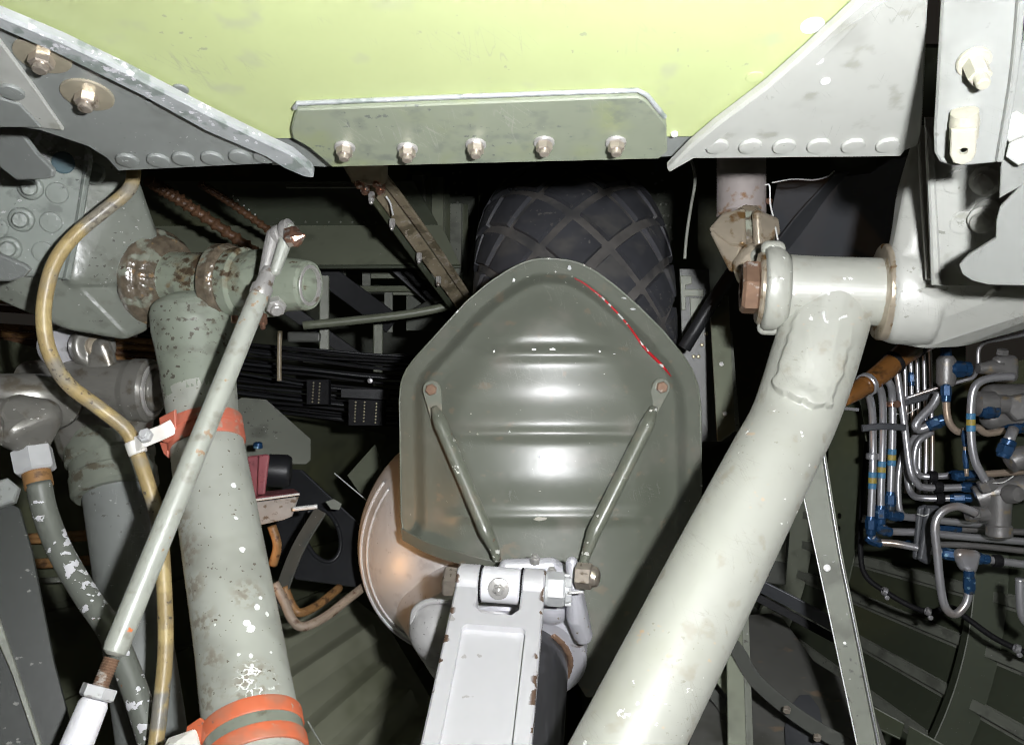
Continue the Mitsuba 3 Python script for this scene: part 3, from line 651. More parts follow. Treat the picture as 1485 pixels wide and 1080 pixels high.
def tyre_pt(phi, s, off=0.0):
    """phi: around from the front, up; s: -1..1 across the tread and the walls"""
    a = s * 2.05
    w = HW * math.sin(a); rr = RO - .165 * (1 - math.cos(a))
    return w, rr + off


SS = np.linspace(-1, 1, 49)
pr2 = np.array([tyre_pt(0, s) for s in SS]); dp = np.gradient(pr2, axis=0); pn = np.stack([-dp[:, 1], dp[:, 0]], 1); pn /= np.linalg.norm(pn, axis=1, keepdims=True); pn *= np.sign(pn[24, 1])
tilt = nrm(V(1, .0, 0.0))


def tp(phi, s, off=0.0):
    w = np.interp(s, SS, pr2[:, 0]) + off * np.interp(s, SS, pn[:, 0]); r = np.interp(s, SS, pr2[:, 1]) + off * np.interp(s, SS, pn[:, 1])
    return TC + V(w, -r * math.cos(phi), r * math.sin(phi))


g = np.array([[tp(ph, s) for s in SS] for ph in np.linspace(0, 2 * np.pi, 97)[:-1]])
nP, nS = g.shape[:2]; f = []
for i in range(nP):
    for j in range(nS - 1):
        a, b, c, d = i * nS + j, i * nS + j + 1, ((i + 1) % nP) * nS + j + 1, ((i + 1) % nP) * nS + j
        f += [[a, b, c], [a, c, d]]
part(ty, 'carcass', fix(g.reshape(-1, 3), np.array(f)), 'm_dust', True)
du, dv, gw = .185, .162, .19      # half diagonals: around (rad), across (s); groove share


def block(pc_, sc_):
    n = 6; h = .008
    def q(a, b, shrink):
        a2, b2 = (2 * a - 1) * shrink, (2 * b - 1) * shrink
        return pc_ + du * (a2 + b2) / 2, sc_ + dv * (a2 - b2) / 2
    top = []
    for i in range(n):
        for j in range(n):
            ph, s = q(i / (n - 1), j / (n - 1), 1 - gw - .05)
            top.append(tp(ph, np.clip(s, -.99, .99), h))
    edge = [(i, 0) for i in range(n)] + [(n - 1, j) for j in range(1, n)] + [(i, n - 1) for i in range(n - 2, -1, -1)] + [(0, j) for j in range(n - 2, 0, -1)]
    low = []
    for i, j in edge:
        ph, s = q(i / (n - 1), j / (n - 1), 1 - gw); low.append(tp(ph, np.clip(s, -.99, .99), -.002))
    v = np.array(top + low); f = []
    for i in range(n - 1):
        for j in range(n - 1):
            a = i * n + j; f += [[a, a + 1, a + n + 1], [a, a + n + 1, a + n]]
    m = len(edge)
    for k in range(m):
        a, b = edge[k], edge[(k + 1) % m]; A_, B_ = a[0] * n + a[1], b[0] * n + b[1]; C_, D_ = n * n + k, n * n + (k + 1) % m
        f += [[A_, B_, D_], [A_, D_, C_]]
    mm = trimesh.Trimesh(v, np.array(f), process=False)
    c = mm.vertices[:n * n].mean(0)
    if (mm.face_normals[:(n - 1) ** 2 * 2].mean(0) @ (c - (TC + V((c - TC)[0] * .3, 0, 0)))) < 0: mm.invert()
    return mm


for i in range(-1, 13):
    for j in range(-5, 6):
        if (i + j) % 2: continue
        sc_ = j * dv - .03; pc_ = i * du + .02
        if abs(sc_) > .72: continue
        part(ty, 'tread_block', block(pc_, sc_), 'm_rubber', 25)

# ================================================================== HOOD
HD = 1.24
hood = thing('wheel_hood', 'olive green ribbed metal hood with a pointed top in front of the tyre', 'hood')
left = [(375, 786), (377.5, 768), (384, 752), (393, 735), (410, 709), (436, 678), (465, 651), (495, 624), (520, 601), (538, 588), (556, 581.5), (580, 579.5), (752, 582), (775, 586), (790, 620), (805, 672), (815, 708), (830, 735), (1010, 850)]
right = [(375, 794), (377, 822), (382, 842), (395, 866), (415, 893), (445, 927), (480, 962), (515, 990), (535, 1003), (560, 1012), (590, 1016), (700, 1017), (760, 1016), (840, 1012), (900, 1000), (960, 970), (1010, 925)]
lp, rp_ = np.array(left), np.array(right)
out_px = [(x, y) for y, x in left] + [(x, y) for y, x in right[::-1]]
k_ = HD / F
tox = lambda px, py: ((px - 797) * k_, (540 - py) * k_)
opoly = Polygon([tox(*q) for q in out_px])
rowsy = np.concatenate([np.linspace(375, 400, 14)[:-1], np.linspace(400, 1010, 190)]); NU = 90
uu = np.linspace(0, 1, NU); uu = .5 - .5 * np.cos(uu * np.pi); uu = .5 * uu + .5 * np.linspace(0, 1, NU)
sst = lambda a, b, x: (lambda t: t * t * (3 - 2 * t))(np.clip((x - a) / (b - a), 0, 1))
gx = np.array([[np.interp(y, lp[:, 0], lp[:, 1]) * (1 - u) + np.interp(y, rp_[:, 0], rp_[:, 1]) * u for u in uu] for y in rowsy])
gy = np.repeat(rowsy[:, None], NU, 1)
line = LineString([tox(*q) for q in ([(x, y) for y, x in left[:13]][::-1] + [(x, y) for y, x in right])])
dist = np.array([[line.distance(Point(*tox(a, b))) for a, b in zip(r1, r2)] for r1, r2 in zip(gx, gy)])
Xm, Zm = (gx - 797) * k_, (540 - gy) * k_


def bead(py, w, amp):
    return amp * np.exp(-((gy - py) / w) ** 2)


inner = sst(.020, .046, dist)
deep = sst(.05, .11, dist)
h = .016 * sst(.019, .036, dist) + .012 * sst(.036, .090, dist)
h = h + .052 * (1 - (Xm / .21) ** 2)                                    # rolled about an upright axis
h = h + (bead(514, 9, .0055) + bead(499, 8, -.0030) + bead(572, 34, .0065) + bead(629, 9, .0062) + bead(695, 32, .0050) + bead(749, 9, .0045)) * sst(.05, .10, dist)
h = h - .036 * np.clip((505 - gy) / 125, 0, 2)                          # the pointed top leans away
surf = np.stack([(HD - h) * (gx - 742.5) / F, HD - h, (HD - h) * (540 - gy) / F], -1)
nr, nc = surf.shape[:2]
back = surf + V(0, .003, 0)
v = np.concatenate([surf.reshape(-1, 3), back.reshape(-1, 3)]); f = []
for i in range(nr - 1):
    for j in range(nc - 1):
        a = i * nc + j; f += [[a, a + nc, a + nc + 1], [a, a + nc + 1, a + 1]]
f = np.array(f); fb = f[:, ::-1] + nr * nc
ed_ = [i * nc for i in range(nr)] + [(nr - 1) * nc + j for j in range(1, nc)] + [i * nc + nc - 1 for i in range(nr - 2, -1, -1)] + [j for j in range(nc - 2, 0, -1)]
fs = []
for a, b in zip(ed_, ed_[1:] + ed_[:1]): fs += [[a, a + nr * nc, b + nr * nc], [a, b + nr * nc, b]]
part(hood, 'shell', trimesh.Trimesh(v, np.vstack([f, fb, np.array(fs)]), process=False), 'm_olive', 30)


def hood_pt(px, py, off=0.0):
    i = np.argmin((gx - px) ** 2 + (gy - py) ** 2); q = surf.reshape(-1, 3)[i]
    return q + V(0, -off, 0)


rimpath = [surf[i, 0] for i in range(len(rowsy) - 60, 0, -2)] + [surf[0, j] for j in range(0, NU, 6)] + [surf[i, -1] for i in range(1, len(rowsy) - 25, 2)]
part(hood, 'rolled_edge', tube(rimpath, .0013, 8, 1, smooth=False), 'm_olive_rim', True, label='rolled edge with chipped paint')
rl = [(832, 404), (850, 414), (880, 438), (910, 472), (935, 502), (958, 528), (972, 545)]
part(hood, 'edge_line', tube([hood_pt(x, y, .0012) for x, y in rl], [.0006, .0010, .0014, .0013, .0018, .0022, .0006], 8, 5), 'm_red', True, label='thin red and white line where the paint is worn')
# the lip folded out along the lower edge
lipp = [hood_pt(586, 768, .002), hood_pt(620, 786, .002), hood_pt(672, 802, .002), hood_pt(722, 815, .002)]
part(hood, 'lower_lip', strap([p_ + V(0, -.008, -.004) for p_ in lipp], .020, .0025, (0, -.5, .9)), 'm_olive', 30)
for side, pts in ((0, [(626, 566, .010), (632, 590, .012), (640, 612, .020), (652, 650, .030), (676, 705, .034), (700, 752, .034), (714, 780, .030), (720, 797, .028)]),
                  (1, [(955, 562, .010), (946, 590, .013), (936, 615, .022), (920, 655, .032), (893, 702, .036), (866, 745, .036), (850, 782, .032), (843, 808, .030)])):
    pp = [hood_pt(*q[:2], q[2]) for q in pts]
    e0, e1 = (hood_pt(641, 612, .018), hood_pt(708, 766, .030)) if side == 0 else (hood_pt(936, 612, .018), hood_pt(857, 766, .030))
    tail = (hood_pt(718, 792, .026), hood_pt(721, 808, .024)) if side == 0 else (hood_pt(846, 794, .030), hood_pt(843, 812, .030))
    lp_ = [pp[1], pp[1] * .45 + e0 * .55, e0] + [e0 + (e1 - e0) * t for t in (.12, .3, .5, .7, .88, 1)] + list(tail)
    part(hood, 'brace', tube(lp_, [.0052, .0085, .0100, .0100, .0100, .0100, .0100, .0100, .0098, .0070, .0055], 20, 6, flat=.86), 'm_olive_tube', True)
    c0 = hood_pt(*pts[0][:2]); nn_ = nrm(V(-.12 if side == 0 else .12, -1, .0))
    tq_ = pp[1] + V(0, .002, -.006) - c0; tY = nrm(tq_ - (tq_ @ nn_) * nn_); tX = np.cross(tY, nn_); Lt = float(tq_ @ tY) + .006
    tpoly = Point(0, 0).buffer(.0125, 16).union(Point(0, Lt).buffer(.0085, 12)).convex_hull
    part(hood, 'brace_tab', prism(tpoly, c0 + nn_ * .0045, tX, tY, nn_, .0035, .0008), 'm_olive_tube', 30)
    bolt(hood, c0 + nn_ * .0078, nn_, .0080, .006, 'm_rusty', stub=False)

# ================================================================== SILVER FORK BODY AND PISTON
fk = thing('wheel_fork', 'silver painted rounded fork casting bulging out below the olive hood', 'fork')
sc_ = P(668, 778, 1.46)
e = trimesh.creation.icosphere(4, 1.0)
ex, ey, ez = nrm(V(.92, 0, -.30)), V(0, 1, 0), nrm(V(.30, 0, .92))
vv = e.vertices * V(.165, .165, .187)
e.vertices = sc_ + np.outer(vv[:, 0], ex) + np.outer(vv[:, 1], ey) + np.outer(vv[:, 2], ez)
part(fk, 'shell', e, 'm_silver', True)
# raised seam round the shell
for off, rr in ((-.070, .0036), (-.092, .0026)):
    th = np.linspace(math.radians(160), math.radians(292), 60); ring = []
    for t in th:
        q = V(math.cos(t), 0, math.sin(t)); y = off / .165; s = math.sqrt(max(0, 1 - y * y))
        ring.append(sc_ + ex * (.165 * s * q[0]) + ey * off + ez * (.187 * s * q[2]))
    part(fk, 'seam', tube(ring, rr, 10, 1, smooth=False), 'm_silver', True)
part(fk, 'shell_neck', organic(hull([(610, 862, 1.40, .05), (650, 830, 1.42, .07), (690, 925, 1.24, .078), (730, 900, 1.25, .07)], 40), .008, 8, .0002, 40), 'm_silver', True)
part(fk, 'boss', tm(hull([(641, 912, 1.13, .042), (720, 900, 1.13, .05), (660, 920, 1.2, .055), (740, 880, 1.22, .06)], 40)), 'm_silver', 50)
part(fk, 'boss_rim', tube([P(598, 905, 1.12), P(602, 884, 1.115), P(622, 872, 1.11), P(660, 872, 1.10), P(700, 872, 1.10)], .0042, 12, 8), 'm_silver', True)
ln_a, ln_b = P(727, 850, 1.02), P(694, 1080, .86)
LD = nrm(ln_b - ln_a)
pa = P(738, 965, 1.13)
part(fk, 'piston', lathe(pa - LD * .04, LD, [(0, .075), (.02, .0755), (.55, .0755)], 64), 'm_piston', 40, label='dark polished piston tube')
part(fk, 'collar', ringband(pa - LD * .022, LD, -.018, .012, .0755, .0985, 64, .004), 'm_collar', label='silver collar with rusty sealant round the piston')
part(fk, 'upper_lug', tm(hull([(735, 822, 1.08, .010), (800, 820, 1.08, .010), (830, 842, 1.09, .012), (735, 850, 1.10, .02), (800, 870, 1.10, .03)])), 'm_collar', 45)
part(fk, 'side_lug', tm(hull([(829, 815, 1.045, .007), (832, 850, 1.045, .008), (836, 895, 1.06, .012), (845, 920, 1.08, .012)])), 'm_collar', 45)
k = part(fk, 'side_nut', cat([hexm(P(836, 834, 1.03), nrm(V(1, -.28, -.02)), .0152, .019, .3), lathe(P(836, 834, 1.03) + nrm(V(1, -.28, -.02)) * .019, nrm(V(1, -.28, -.02)), [(0, .0125), (.005, .0115), (.008, .007), (.008, .001)], 16)]), 'm_bolt', 25)
for px, py in ((776, 808), (800, 826)):
    bolt(fk, P(px, py + 8, 1.07), nrm(V(0, -.4, 1)), .0062, .008, 'm_steel', stub=True)

# ================================================================== TORQUE LINK
tq = thing('torque_link', 'bright silver white torque link arm with worn edges, pinned below the hood', 'link')
LXv = nrm(V(1, -.02, 0) - (V(1, -.02, 0) @ LD) * LD); LN = np.cross(LXv, LD)
if LN[1] > 0: LN = -LN
LO = ln_a
q = lambda u, w, n=0.0: LO + LXv * u + LD * w + LN * n
W = .0505


def worn(p, n, uv):
    u = dr.abs((p.x - LO[0]) * LXv[0] + (p.y - LO[1]) * LXv[1] + (p.z - LO[2]) * LXv[2])
    k = fbm(p.x * 95, p.y * 95, p.z * 95, octaves=4)
    e = smoothstep(W - .007, W - .002, u)
    m = smoothstep(.60, .63, k + .10 * e - .10) * e
    s = smoothstep(.79, .80, fbm(p.x * 60 + 3, p.y * 60, p.z * 60 + 9, octaves=3))
    return mix(mix((.53, .53, .54), (.13, .085, .06), m), (.4, .39, .38), s)


scene['m_link'] = {'type': 'twosided', 'bsdf': principled(proc(worn), .36, .12)}
arm = Polygon([(-W, .022), (-W + .002, .0), (-W + .026, .0), (-W + .026, .040), (-W + .034, .048), (W - .034, .048), (W - .026, .040), (W - .026, .0), (W - .002, .0), (W, .022), (W + .002, .32), (-W - .006, .32)])
lay = []
Mb = mani(prism(arm, LO - LN * .013, LXv, LD, LN, .026, .0022))
rec = Polygon([(-W + .016, .066), (W - .016, .066), (W - .017, .34), (-W + .012, .34)]).buffer(-.006).buffer(.006, 8)
rm = prism(rec, LO + LN * .0035, LXv, LD, LN, .02, .0)
part(tq, 'arm', tm(Mb - mani(rm)), 'm_link', 25)
pnA = q(-W, .0); rl_ = .0215
for s in (-1, 1):
    part(tq, 'eye', lathe(q(s * W - (.026 if s > 0 else 0), -.002), LXv, [(0, rl_ - .002), (.002, rl_), (.024, rl_), (.026, rl_ - .002)], 44), 'm_link', 35)
part(tq, 'bush', lathe(q(-W + .0275, -.002), LXv, [(0, .018), (.002, .0205), (2 * W - .058, .0205), (2 * W - .055, .018)], 44), 'm_white', 35)
for s in (-1, 1):
    part(tq, 'seal', lathe(q(s * (W - .0268), -.002) - LXv * .0009, LXv, [(0, .0215), (.0018, .0215)], 40), 'm_black')
gn = nrm(V(0, -1, .02)); gc = q(-.003, -.002) + gn * .0195
part(tq, 'grease_nipple', cat([lathe(gc, gn, [(0, .0125), (.0022, .0118), (.003, .008)], 28), hexm(gc + gn * .002, gn, .0068, .005, .2), lathe(gc + gn * .006, gn, [(0, .0048), (.004, .0042), (.006, .0035), (.007, .001)], 18)]), 'm_steel', 25)
part(tq, 'pin_head', hexm(q(-W - .001, -.002), -LXv, .0185, .0155, .25), 'm_bolt', 20)
part(tq, 'pin_nut', cat([lathe(q(W + .0005, -.002), LXv, [(0, .019), (.003, .019), (.003, .012)], 32), hexm(q(W + .003, -.002), LXv, .0195, .020, .25), lathe(q(W + .023, -.002), LXv, [(0, .0165), (.004, .016), (.0065, .014), (.0065, .009), (.004, .008), (.004, .001)], 24)] + [box(q(W + .0255, -.002) + V(0, math.sin(t), math.cos(t)) * .0155, LXv, V(0, math.cos(t), -math.sin(t)), V(0, math.sin(t), math.cos(t)), .0075, .010, .005) for t in np.arange(6) / 6 * 2 * np.pi + .2]), 'm_nutwhite', 25, label='castle nut with slots')
part(tq, 'cotter_pin', tube([q(W + .026, -.002) + V(0, -.021, .002), q(W + .027, 0) + V(.004, -.022, .004), q(W + .030, 0) + V(.012, -.018, .004)], .0016, 8), 'm_bright', True)

# ================================================================== RIGHT FITTING AND CHANNEL
rf_ = thing('strut_fitting', 'pale grey cast fitting below the upright channel, holding the hexagon nut strut', 'fitting', 'cast fittings that hold the struts')
body = hull([(1334, 196, .93, .006), (1338, 300, .92, .008), (1315, 280, .96, .010), (1304, 366, .968, .010), (1310, 420, .94, .02), (1340, 410, .93, .012), (1345, 196, .98, .006)])
boss = mani(lathe(P(1352, 424, .955), P(1290, 424, .965) - P(1352, 424, .955), [(0, .056), (.02, .057), (.042, .056), (.047, .052)], 56))
wedge = hull([(1345, 412, .90, .004), (1490, 414, .86, .004), (1600, 414, .84, .004), (1600, 440, .95, .004), (1436, 478, .96, .006), (1395, 494, .965, .006), (1340, 497, .965, .006), (1285, 482, .97, .010), (1300, 430, .96, .02), (1330, 440, 1.03, .02)])
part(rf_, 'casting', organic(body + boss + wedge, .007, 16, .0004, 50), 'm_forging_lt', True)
part(rf_, 'weld_line', tube([P(1446, 418, .866), P(1410, 446, .905), P(1375, 474, .940), P(1345, 496, .955)], .0034, 10, 6), 'm_forging_lt', True)
part(rf_, 'casting_edge', strap([P(1338, 184, .905), P(1345, 300, .895), P(1352, 405, .885)], .012, .006, (1, 0, 0)), 'm_forging_lt')
wp = plane3((1360, 240, .80), (1440, 240, .79), (1362, 410, .86))
part(rf_, 'rivet_plate', wp.plate([(1340, 170), (1500, 170), (1500, 412), (1365, 412), (1350, 408), (1345, 300)], .004), 'm_grey_lt')
part(rf_, 'plate_rim', wp.plate([(1340, 175), (1352, 200), (1358, 300), (1364, 411), (1350, 410), (1346, 300)], .007, off=.004, bevel=.002), 'm_grey_lt')
for px, py in ((1388, 264), (1397, 323), (1402, 378)):
    part(rf_, 'rivet', rivet(wp.hit(px, py, .004), wp.N, .0118, .0014), 'm_grey_lt')
for px, py, r in ((1428, 255, .0135), (1424, 311, .0125)):
    c = wp.hit(px + 8, py, .004); nn_ = nrm(wp.N + V(-.6, 0, -.05))
    part(rf_, 'bolt', wobble(cat([lathe(c, nn_, [(0, r * 1.15), (.005, r * 1.15), (.008, r), (.016, r), (.017, r * .7), (.024, r * .65), (.026, r * .4), (.026, .0005)], 20)]).subdivide_to_size(.005), .0007, 200), 'm_forging_lt', 35)
ch = thing('upright_channel', 'pale grey upright channel carrying a stud and a small tabbed clip', 'channel')
cpn = plane3((1360, 0, .545), (1470, 0, .535), (1360, 230, .615))
part(ch, 'face', cpn.plate([(1372, -140), (1500, -140), (1483, 0), (1470, 90), (1456, 180), (1448, 232), (1398, 237), (1378, 237), (1362, 231), (1355, 218), (1354, 190)], .004, off=0, bevel=.0015), 'm_channel')
part(ch, 'corner_bead', strap([cpn.hit(1490, -140, .006), cpn.hit(1472, 90, .006), cpn.hit(1449, 232, .006)], .004, .005, (1, 0, 0)), 'm_channel')
bolt(ch, cpn.hit(1412, 90, .004), nrm(V(-.02, -.55, -.80)), .0072, .016, 'm_cream', washer=.0105, wm='m_cream')
kc = thing('tabbed_clip', 'cream tabbed clip with a small hole hanging on the upright channel', 'clip')
c0 = cpn.hit(1399, 160, .009)
dn = nrm(cpn.hit(1397, 230, .009) - c0)
part(kc, 'sleeve', lathe(c0, dn, [(0, .004), (.001, .0085), (.006, .0088), (.007, .0092), (.011, .0092), (.012, .0088), (.020, .0088), (.021, .004)], 32), 'm_cream', 40)
tp_ = Plane(c0 + dn * .018 + cpn.N * .009, cpn.N)
part(kc, 'tab', tp_.plate([(1379, 186), (1416, 184), (1415, 220), (1408, 231), (1394, 237), (1382, 233), (1377, 222)], .003, holes=((1397, 216, .0026),)), 'm_cream', 30)
ff = plane3((1480, 270, .66), (1400, 385, .72), (1480, 405, .70))
fl = thing('curved_flange', 'pale green rounded flange tip at the frame edge over the rivet plate', 'flange')
part(fl, 'plate', ff.plate([(1620, 170), (1485, 262), (1452, 296), (1447, 316), (1446, 342), (1404, 368), (1393, 380), (1398, 394), (1412, 403), (1436, 409), (1485, 410), (1620, 412)], .005, rnd=.002), 'm_channel')
fg = plane3((1460, 100, .57), (1485, 100, .565), (1455, 240, .615))
f2 = thing('frame_strip', 'pale grey strip with two bolt heads at the edge above the rounded flange', 'strip')
part(f2, 'plate', fg.plate([(1500, -60), (1486, 40), (1474, 110), (1462, 170), (1452, 240), (1450, 285), (1600, 200), (1600, -60)], .003, off=-.01), 'm_channel')
bolt(f2, fg.hit(1470, 186, -.007), nrm(V(-.5, -.8, -.1)), .010, .012, 'm_grey_lt', stub=False)
bolt(f2, fg.hit(1483, 220, -.007), nrm(V(-.5, -.8, -.1)), .010, .012, 'm_grey_lt', stub=False)

# ================================================================== RIGHT STRUT
rs_ = thing('bay_strut', 'thick pale strut tube with a lumpy welded patch and a brown hexagon nut', 'strut', 'thick strut tubes in the wheel bay')
RA0, RB0 = P(1112, 418, .985), P(1290, 424, .965); rx = nrm(RB0 - RA0); rl0 = np.linalg.norm(RB0 - RA0)
part(rs_, 'head_tube', wobble(lathe(RA0, rx, [(-.004, .036), (0, .0385), (.05, .037), (rl0 - .01, .037), (rl0, .037)], 56).subdivide_to_size(.01), .0004, 60), 'm_strut_r', 50)
part(rs_, 'head_collar', wobble(lathe(RA0, rx, [(-.006, .030), (-.005, .044), (-.001, .047), (.009, .047), (.016, .043), (.022, .038)], 56), .0006, 60), 'm_strut_r', 50)
for a_ in (82, 258):
    d_ = V(0, -math.cos(math.radians(a_)) , math.sin(math.radians(a_)))
    part(rs_, 'collar_lug', tm(hull3([(RA0 + d_ * .044 + rx * .000, .0085), (RA0 + d_ * .044 + rx * .010, .0085), (RA0 + d_ * .03 + rx * .005, .012)])), 'm_strut_r', 45)
part(rs_, 'lock_ring', lathe(RA0 - rx * .0105, rx, [(0, .030), (0, .0385), (.002, .040), (.005, .040), (.006, .036)], 48), 'm_bronze', 35)
part(rs_, 'head_nut', tm(mani(hexm(RA0 - rx * .010, -rx, .0305, .018, .12)) - mani(lathe(RA0 - rx * .018, -rx, [(0, .013), (.02, .0135)], 28))), 'm_rusty', 20, label='brown hexagon nut on the strut head')
part(rs_, 'head_ring', wobble(ringband(RB0 - rx * .006, rx, -.006, .006, .036, .0525, 60, .002), .0006, 120), 'm_bronze', 45, label='oily brown ring against the fitting')
K0, K1, K2 = P(1209, 425, .985), P(1160, 588, .960), P(884, 1130, .775)
ax2 = [K0, K0 + (K1 - K0) * .62, K1 + (K2 - K1) * .04, K1 + (K2 - K1) * .18, K1 + (K2 - K1) * .48, K1 + (K2 - K1) * .74, K2]
SR = spline(ax2, 40)
u_ = np.linspace(0, 6, len(SR))
sr_r = np.interp(u_, [0, 1, 2, 2.6, 4, 6], [.0465, .0465, .0445, .0440, .0455, .0455])
t_ = np.gradient(SR, axis=0); nR = 168; out = []; xx = None
for i in range(len(SR)):
    a = nrm(t_[i]); fr = nrm(-SR[i] + (SR[i] @ a) * a)          # towards the camera
    sd_ = np.cross(a, fr); th = np.arange(nR) / nR * 2 * np.pi
    wav = meshkit.noise(np.stack([th * 4, np.full(nR, 1.0), np.full(nR, 2.0)], 1), 3) * .22 + meshkit.noise(np.stack([th * 13, np.full(nR, u_[i] * 7), np.full(nR, 2.0)], 1), 4) * .12
    thn = (th + np.pi) % (2 * np.pi) - np.pi
    side = sst(.86, .68, abs(thn - .02) + .10 * meshkit.noise(np.stack([np.full(nR, u_[i] * 9), np.sign(thn), th * 0], 1), 8))
    end = sst(2.16, 2.06, u_[i] + wav * .42 + .30 * (abs(thn) / .8) ** 2) * sst(.10, 1.1, np.full(nR, u_[i]) - .25 * meshkit.noise(np.stack([th * 5, th * 0, th * 0], 1), 9))
    lump = .0046 + .0009 * meshkit.fbm(np.stack([th * 3.2, np.full(nR, u_[i] * 6), th * 0], 1), 3, 5)
    edge_b = .0022 * sst(1.60, 1.95, np.full(nR, u_[i]) + wav * .4)
    r = sr_r[i] + (lump + edge_b) * side * end
    out.append(SR[i] + np.outer(r * np.cos(th), fr) + np.outer(r * np.sin(th), sd_))
m = rings(out)
part(rs_, 'tube', m, 'm_strut_r', 45)
for px, py in ((1196, 470), (1214, 468)):
    pts = [(px - 2, py - 18), (px, py - 6), (px + 6, py + 6), (px + 12, py + 14)] if px < 1200 else [(px + 14, py - 10), (px + 4, py - 6), (px - 2, py + 2), (px - 3, py + 10)]
    pp = []
    for x, y in pts:
        r = P(x, y, 1.0); i = np.argmin(np.linalg.norm(np.cross(SR, nrm(r)), axis=1)); i = int(np.argmin(abs((540 - F * SR[:, 2] / SR[:, 1]) - y)))
        a = nrm(t_[i]); c = SR[i]; rd_ = nrm(r); w = rd_ - (rd_ @ a) * a; o = -c + (c @ a) * a
        A2, B2, C2 = w @ w, 2 * (w @ o), o @ o - (sr_r[i] + .0002) ** 2; D2 = B2 * B2 - 4 * A2 * C2
        if D2 > 0: pp.append(rd_ * ((-B2 - math.sqrt(D2)) / (2 * A2)))
    if len(pp) > 2: part(rs_, 'paint_drip', tube(pp, .0016, 8, 4), 'm_bright', True)

# ================================================================== ACTUATOR BY THE RIGHT STRUT
ac = thing('actuator_rod', 'grey pink rod with a shiny brown forked end above the hexagon nut', 'rod')
A0, A1 = P(1075, 180, 1.12), P(1075, 312, 1.10); ad = nrm(A1 - A0); al = np.linalg.norm(A1 - A0)
part(ac, 'rod_tube', lathe(A0, ad, [(0, .030), (al, .030), (al + .004, .024)], 44), 'm_pinkgrey')
fpl = plane3((1030, 335, 1.06), (1078, 312, 1.05), (1070, 395, 1.05))
part(ac, 'fork_fin', tm(hull([(1034, 332, 1.075, .004), (1050, 314, 1.075, .004), (1076, 308, 1.065, .004), (1076, 352, 1.055, .005), (1062, 352, 1.06, .004)])), 'm_bronze', 25)
part(ac, 'fork_fin', tm(hull([(1034, 338, 1.075, .003), (1072, 360, 1.06, .004), (1062, 388, 1.06, .005), (1050, 370, 1.07, .003)])), 'm_bronze', 25)
part(ac, 'fork_block', tm(hull([(1098, 312, 1.055, .006), (1122, 322, 1.07, .006), (1124, 336, 1.07, .006), (1100, 352, 1.055, .006), (1118, 345, 1.08, .006)])), 'm_bronze', 30)
part(ac, 'fork_web', tm(hull([(1080, 308, 1.08, .012), (1090, 310, 1.08, .012), (1084, 372, 1.07, .012)])), 'm_grease', 40)
part(ac, 'fork_eye', tm(hull([(1075, 385, 1.05, .011), (1082, 400, 1.05, .012), (1088, 365, 1.05, .010), (1098, 385, 1.06, .012)])), 'm_bronze', 40)
part(ac, 'fork_lug', tm(hull([(1100, 372, 1.04, .010), (1112, 362, 1.04, .008), (1108, 400, 1.03, .008)])), 'm_strut_r', 40)
part(ac, 'lock_wire', tube([P(1110, 268, 1.09), P(1116, 270, 1.085), P(1117, 295, 1.08), P(1122, 318, 1.07), P(1128, 348, 1.05)], .0011, 6), 'm_bright', True)
bolt(ac, P(1114, 292, 1.085), nrm(V(.3, -1, 0)), .004, .004, 'm_copper', stub=False)
single('loose_wire', tube([P(1120, 265, 1.12), P(1150, 260, 1.14), P(1180, 261, 1.16), P(1200, 256, 1.18), P(1210, 248, 1.2)], .0010, 6), 'm_bright', 'thin bright wire trailing sideways from the grey pink rod', 'wire', True)
single('hanging_wire', tube([P(992, 222, 1.2), P(1003, 235, 1.2), P(1008, 262, 1.2), P(1002, 300, 1.2), P(996, 340, 1.2), P(993, 375, 1.2)], .0022, 8), 'm_bay_grey', 'grey twisted wire hanging beside the tyre', 'wire', True)

# ================================================================== RIGHT SIDE BACKGROUND
dpn = plane3((1130, 265, 1.5), (1300, 250, 1.42), (1120, 400, 1.6))
single('slate_bulkhead', dpn.plate([(1128, 262), (1190, 258), (1262, 250), (1290, 230), (1345, 220), (1345, 480), (1110, 480), (1100, 400)], .004), 'm_slate', 'dark slate grey panel behind the hexagon nut strut', 'panel', False)
single('slate_bar', strap([P(1222, 250, 1.43), P(1178, 300, 1.48), P(1132, 360, 1.53)], .05, .003, (1, 0, .7)), 'm_slate', 'dark sloping stiffener across the slate grey panel', 'bar', False)
ps = thing('riveted_post', 'grey green post with rivets standing between tyre and pale strut', 'post')
pp1 = plane3((1030, 430, 1.45), (1058, 430, 1.45), (1045, 640, 1.35))
part(ps, 'web', pp1.plate([(1028, 428), (1056, 430), (1066, 625), (1046, 640), (1040, 640)], .003), 'm_bay_lt')
part(ps, 'flange', strap([P(1056, 480, 1.45), P(1067, 625, 1.36)], .014, .003, (1, .4, 0)), 'm_bay_grey')
for px, py in ((1040, 442), (1046, 528), (1051, 600)): part(ps, 'rivet', rivet(pp1.hit(px, py, .003), pp1.N, .0035, .002), 'm_bright')
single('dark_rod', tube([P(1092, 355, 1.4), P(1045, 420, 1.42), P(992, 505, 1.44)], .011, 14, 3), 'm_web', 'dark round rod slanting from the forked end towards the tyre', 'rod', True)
tb = thing('stepped_bulkhead', 'dark stepped panel with brass studs beside the tyre', 'panel')
tpl = Plane(P(1005, 450, 1.55), (-.1, -1, 0))
part(tb, 'plate', tpl.plate([(985, 390), (1028, 390), (1040, 640), (1015, 640), (990, 540)], .003), 'm_drk')
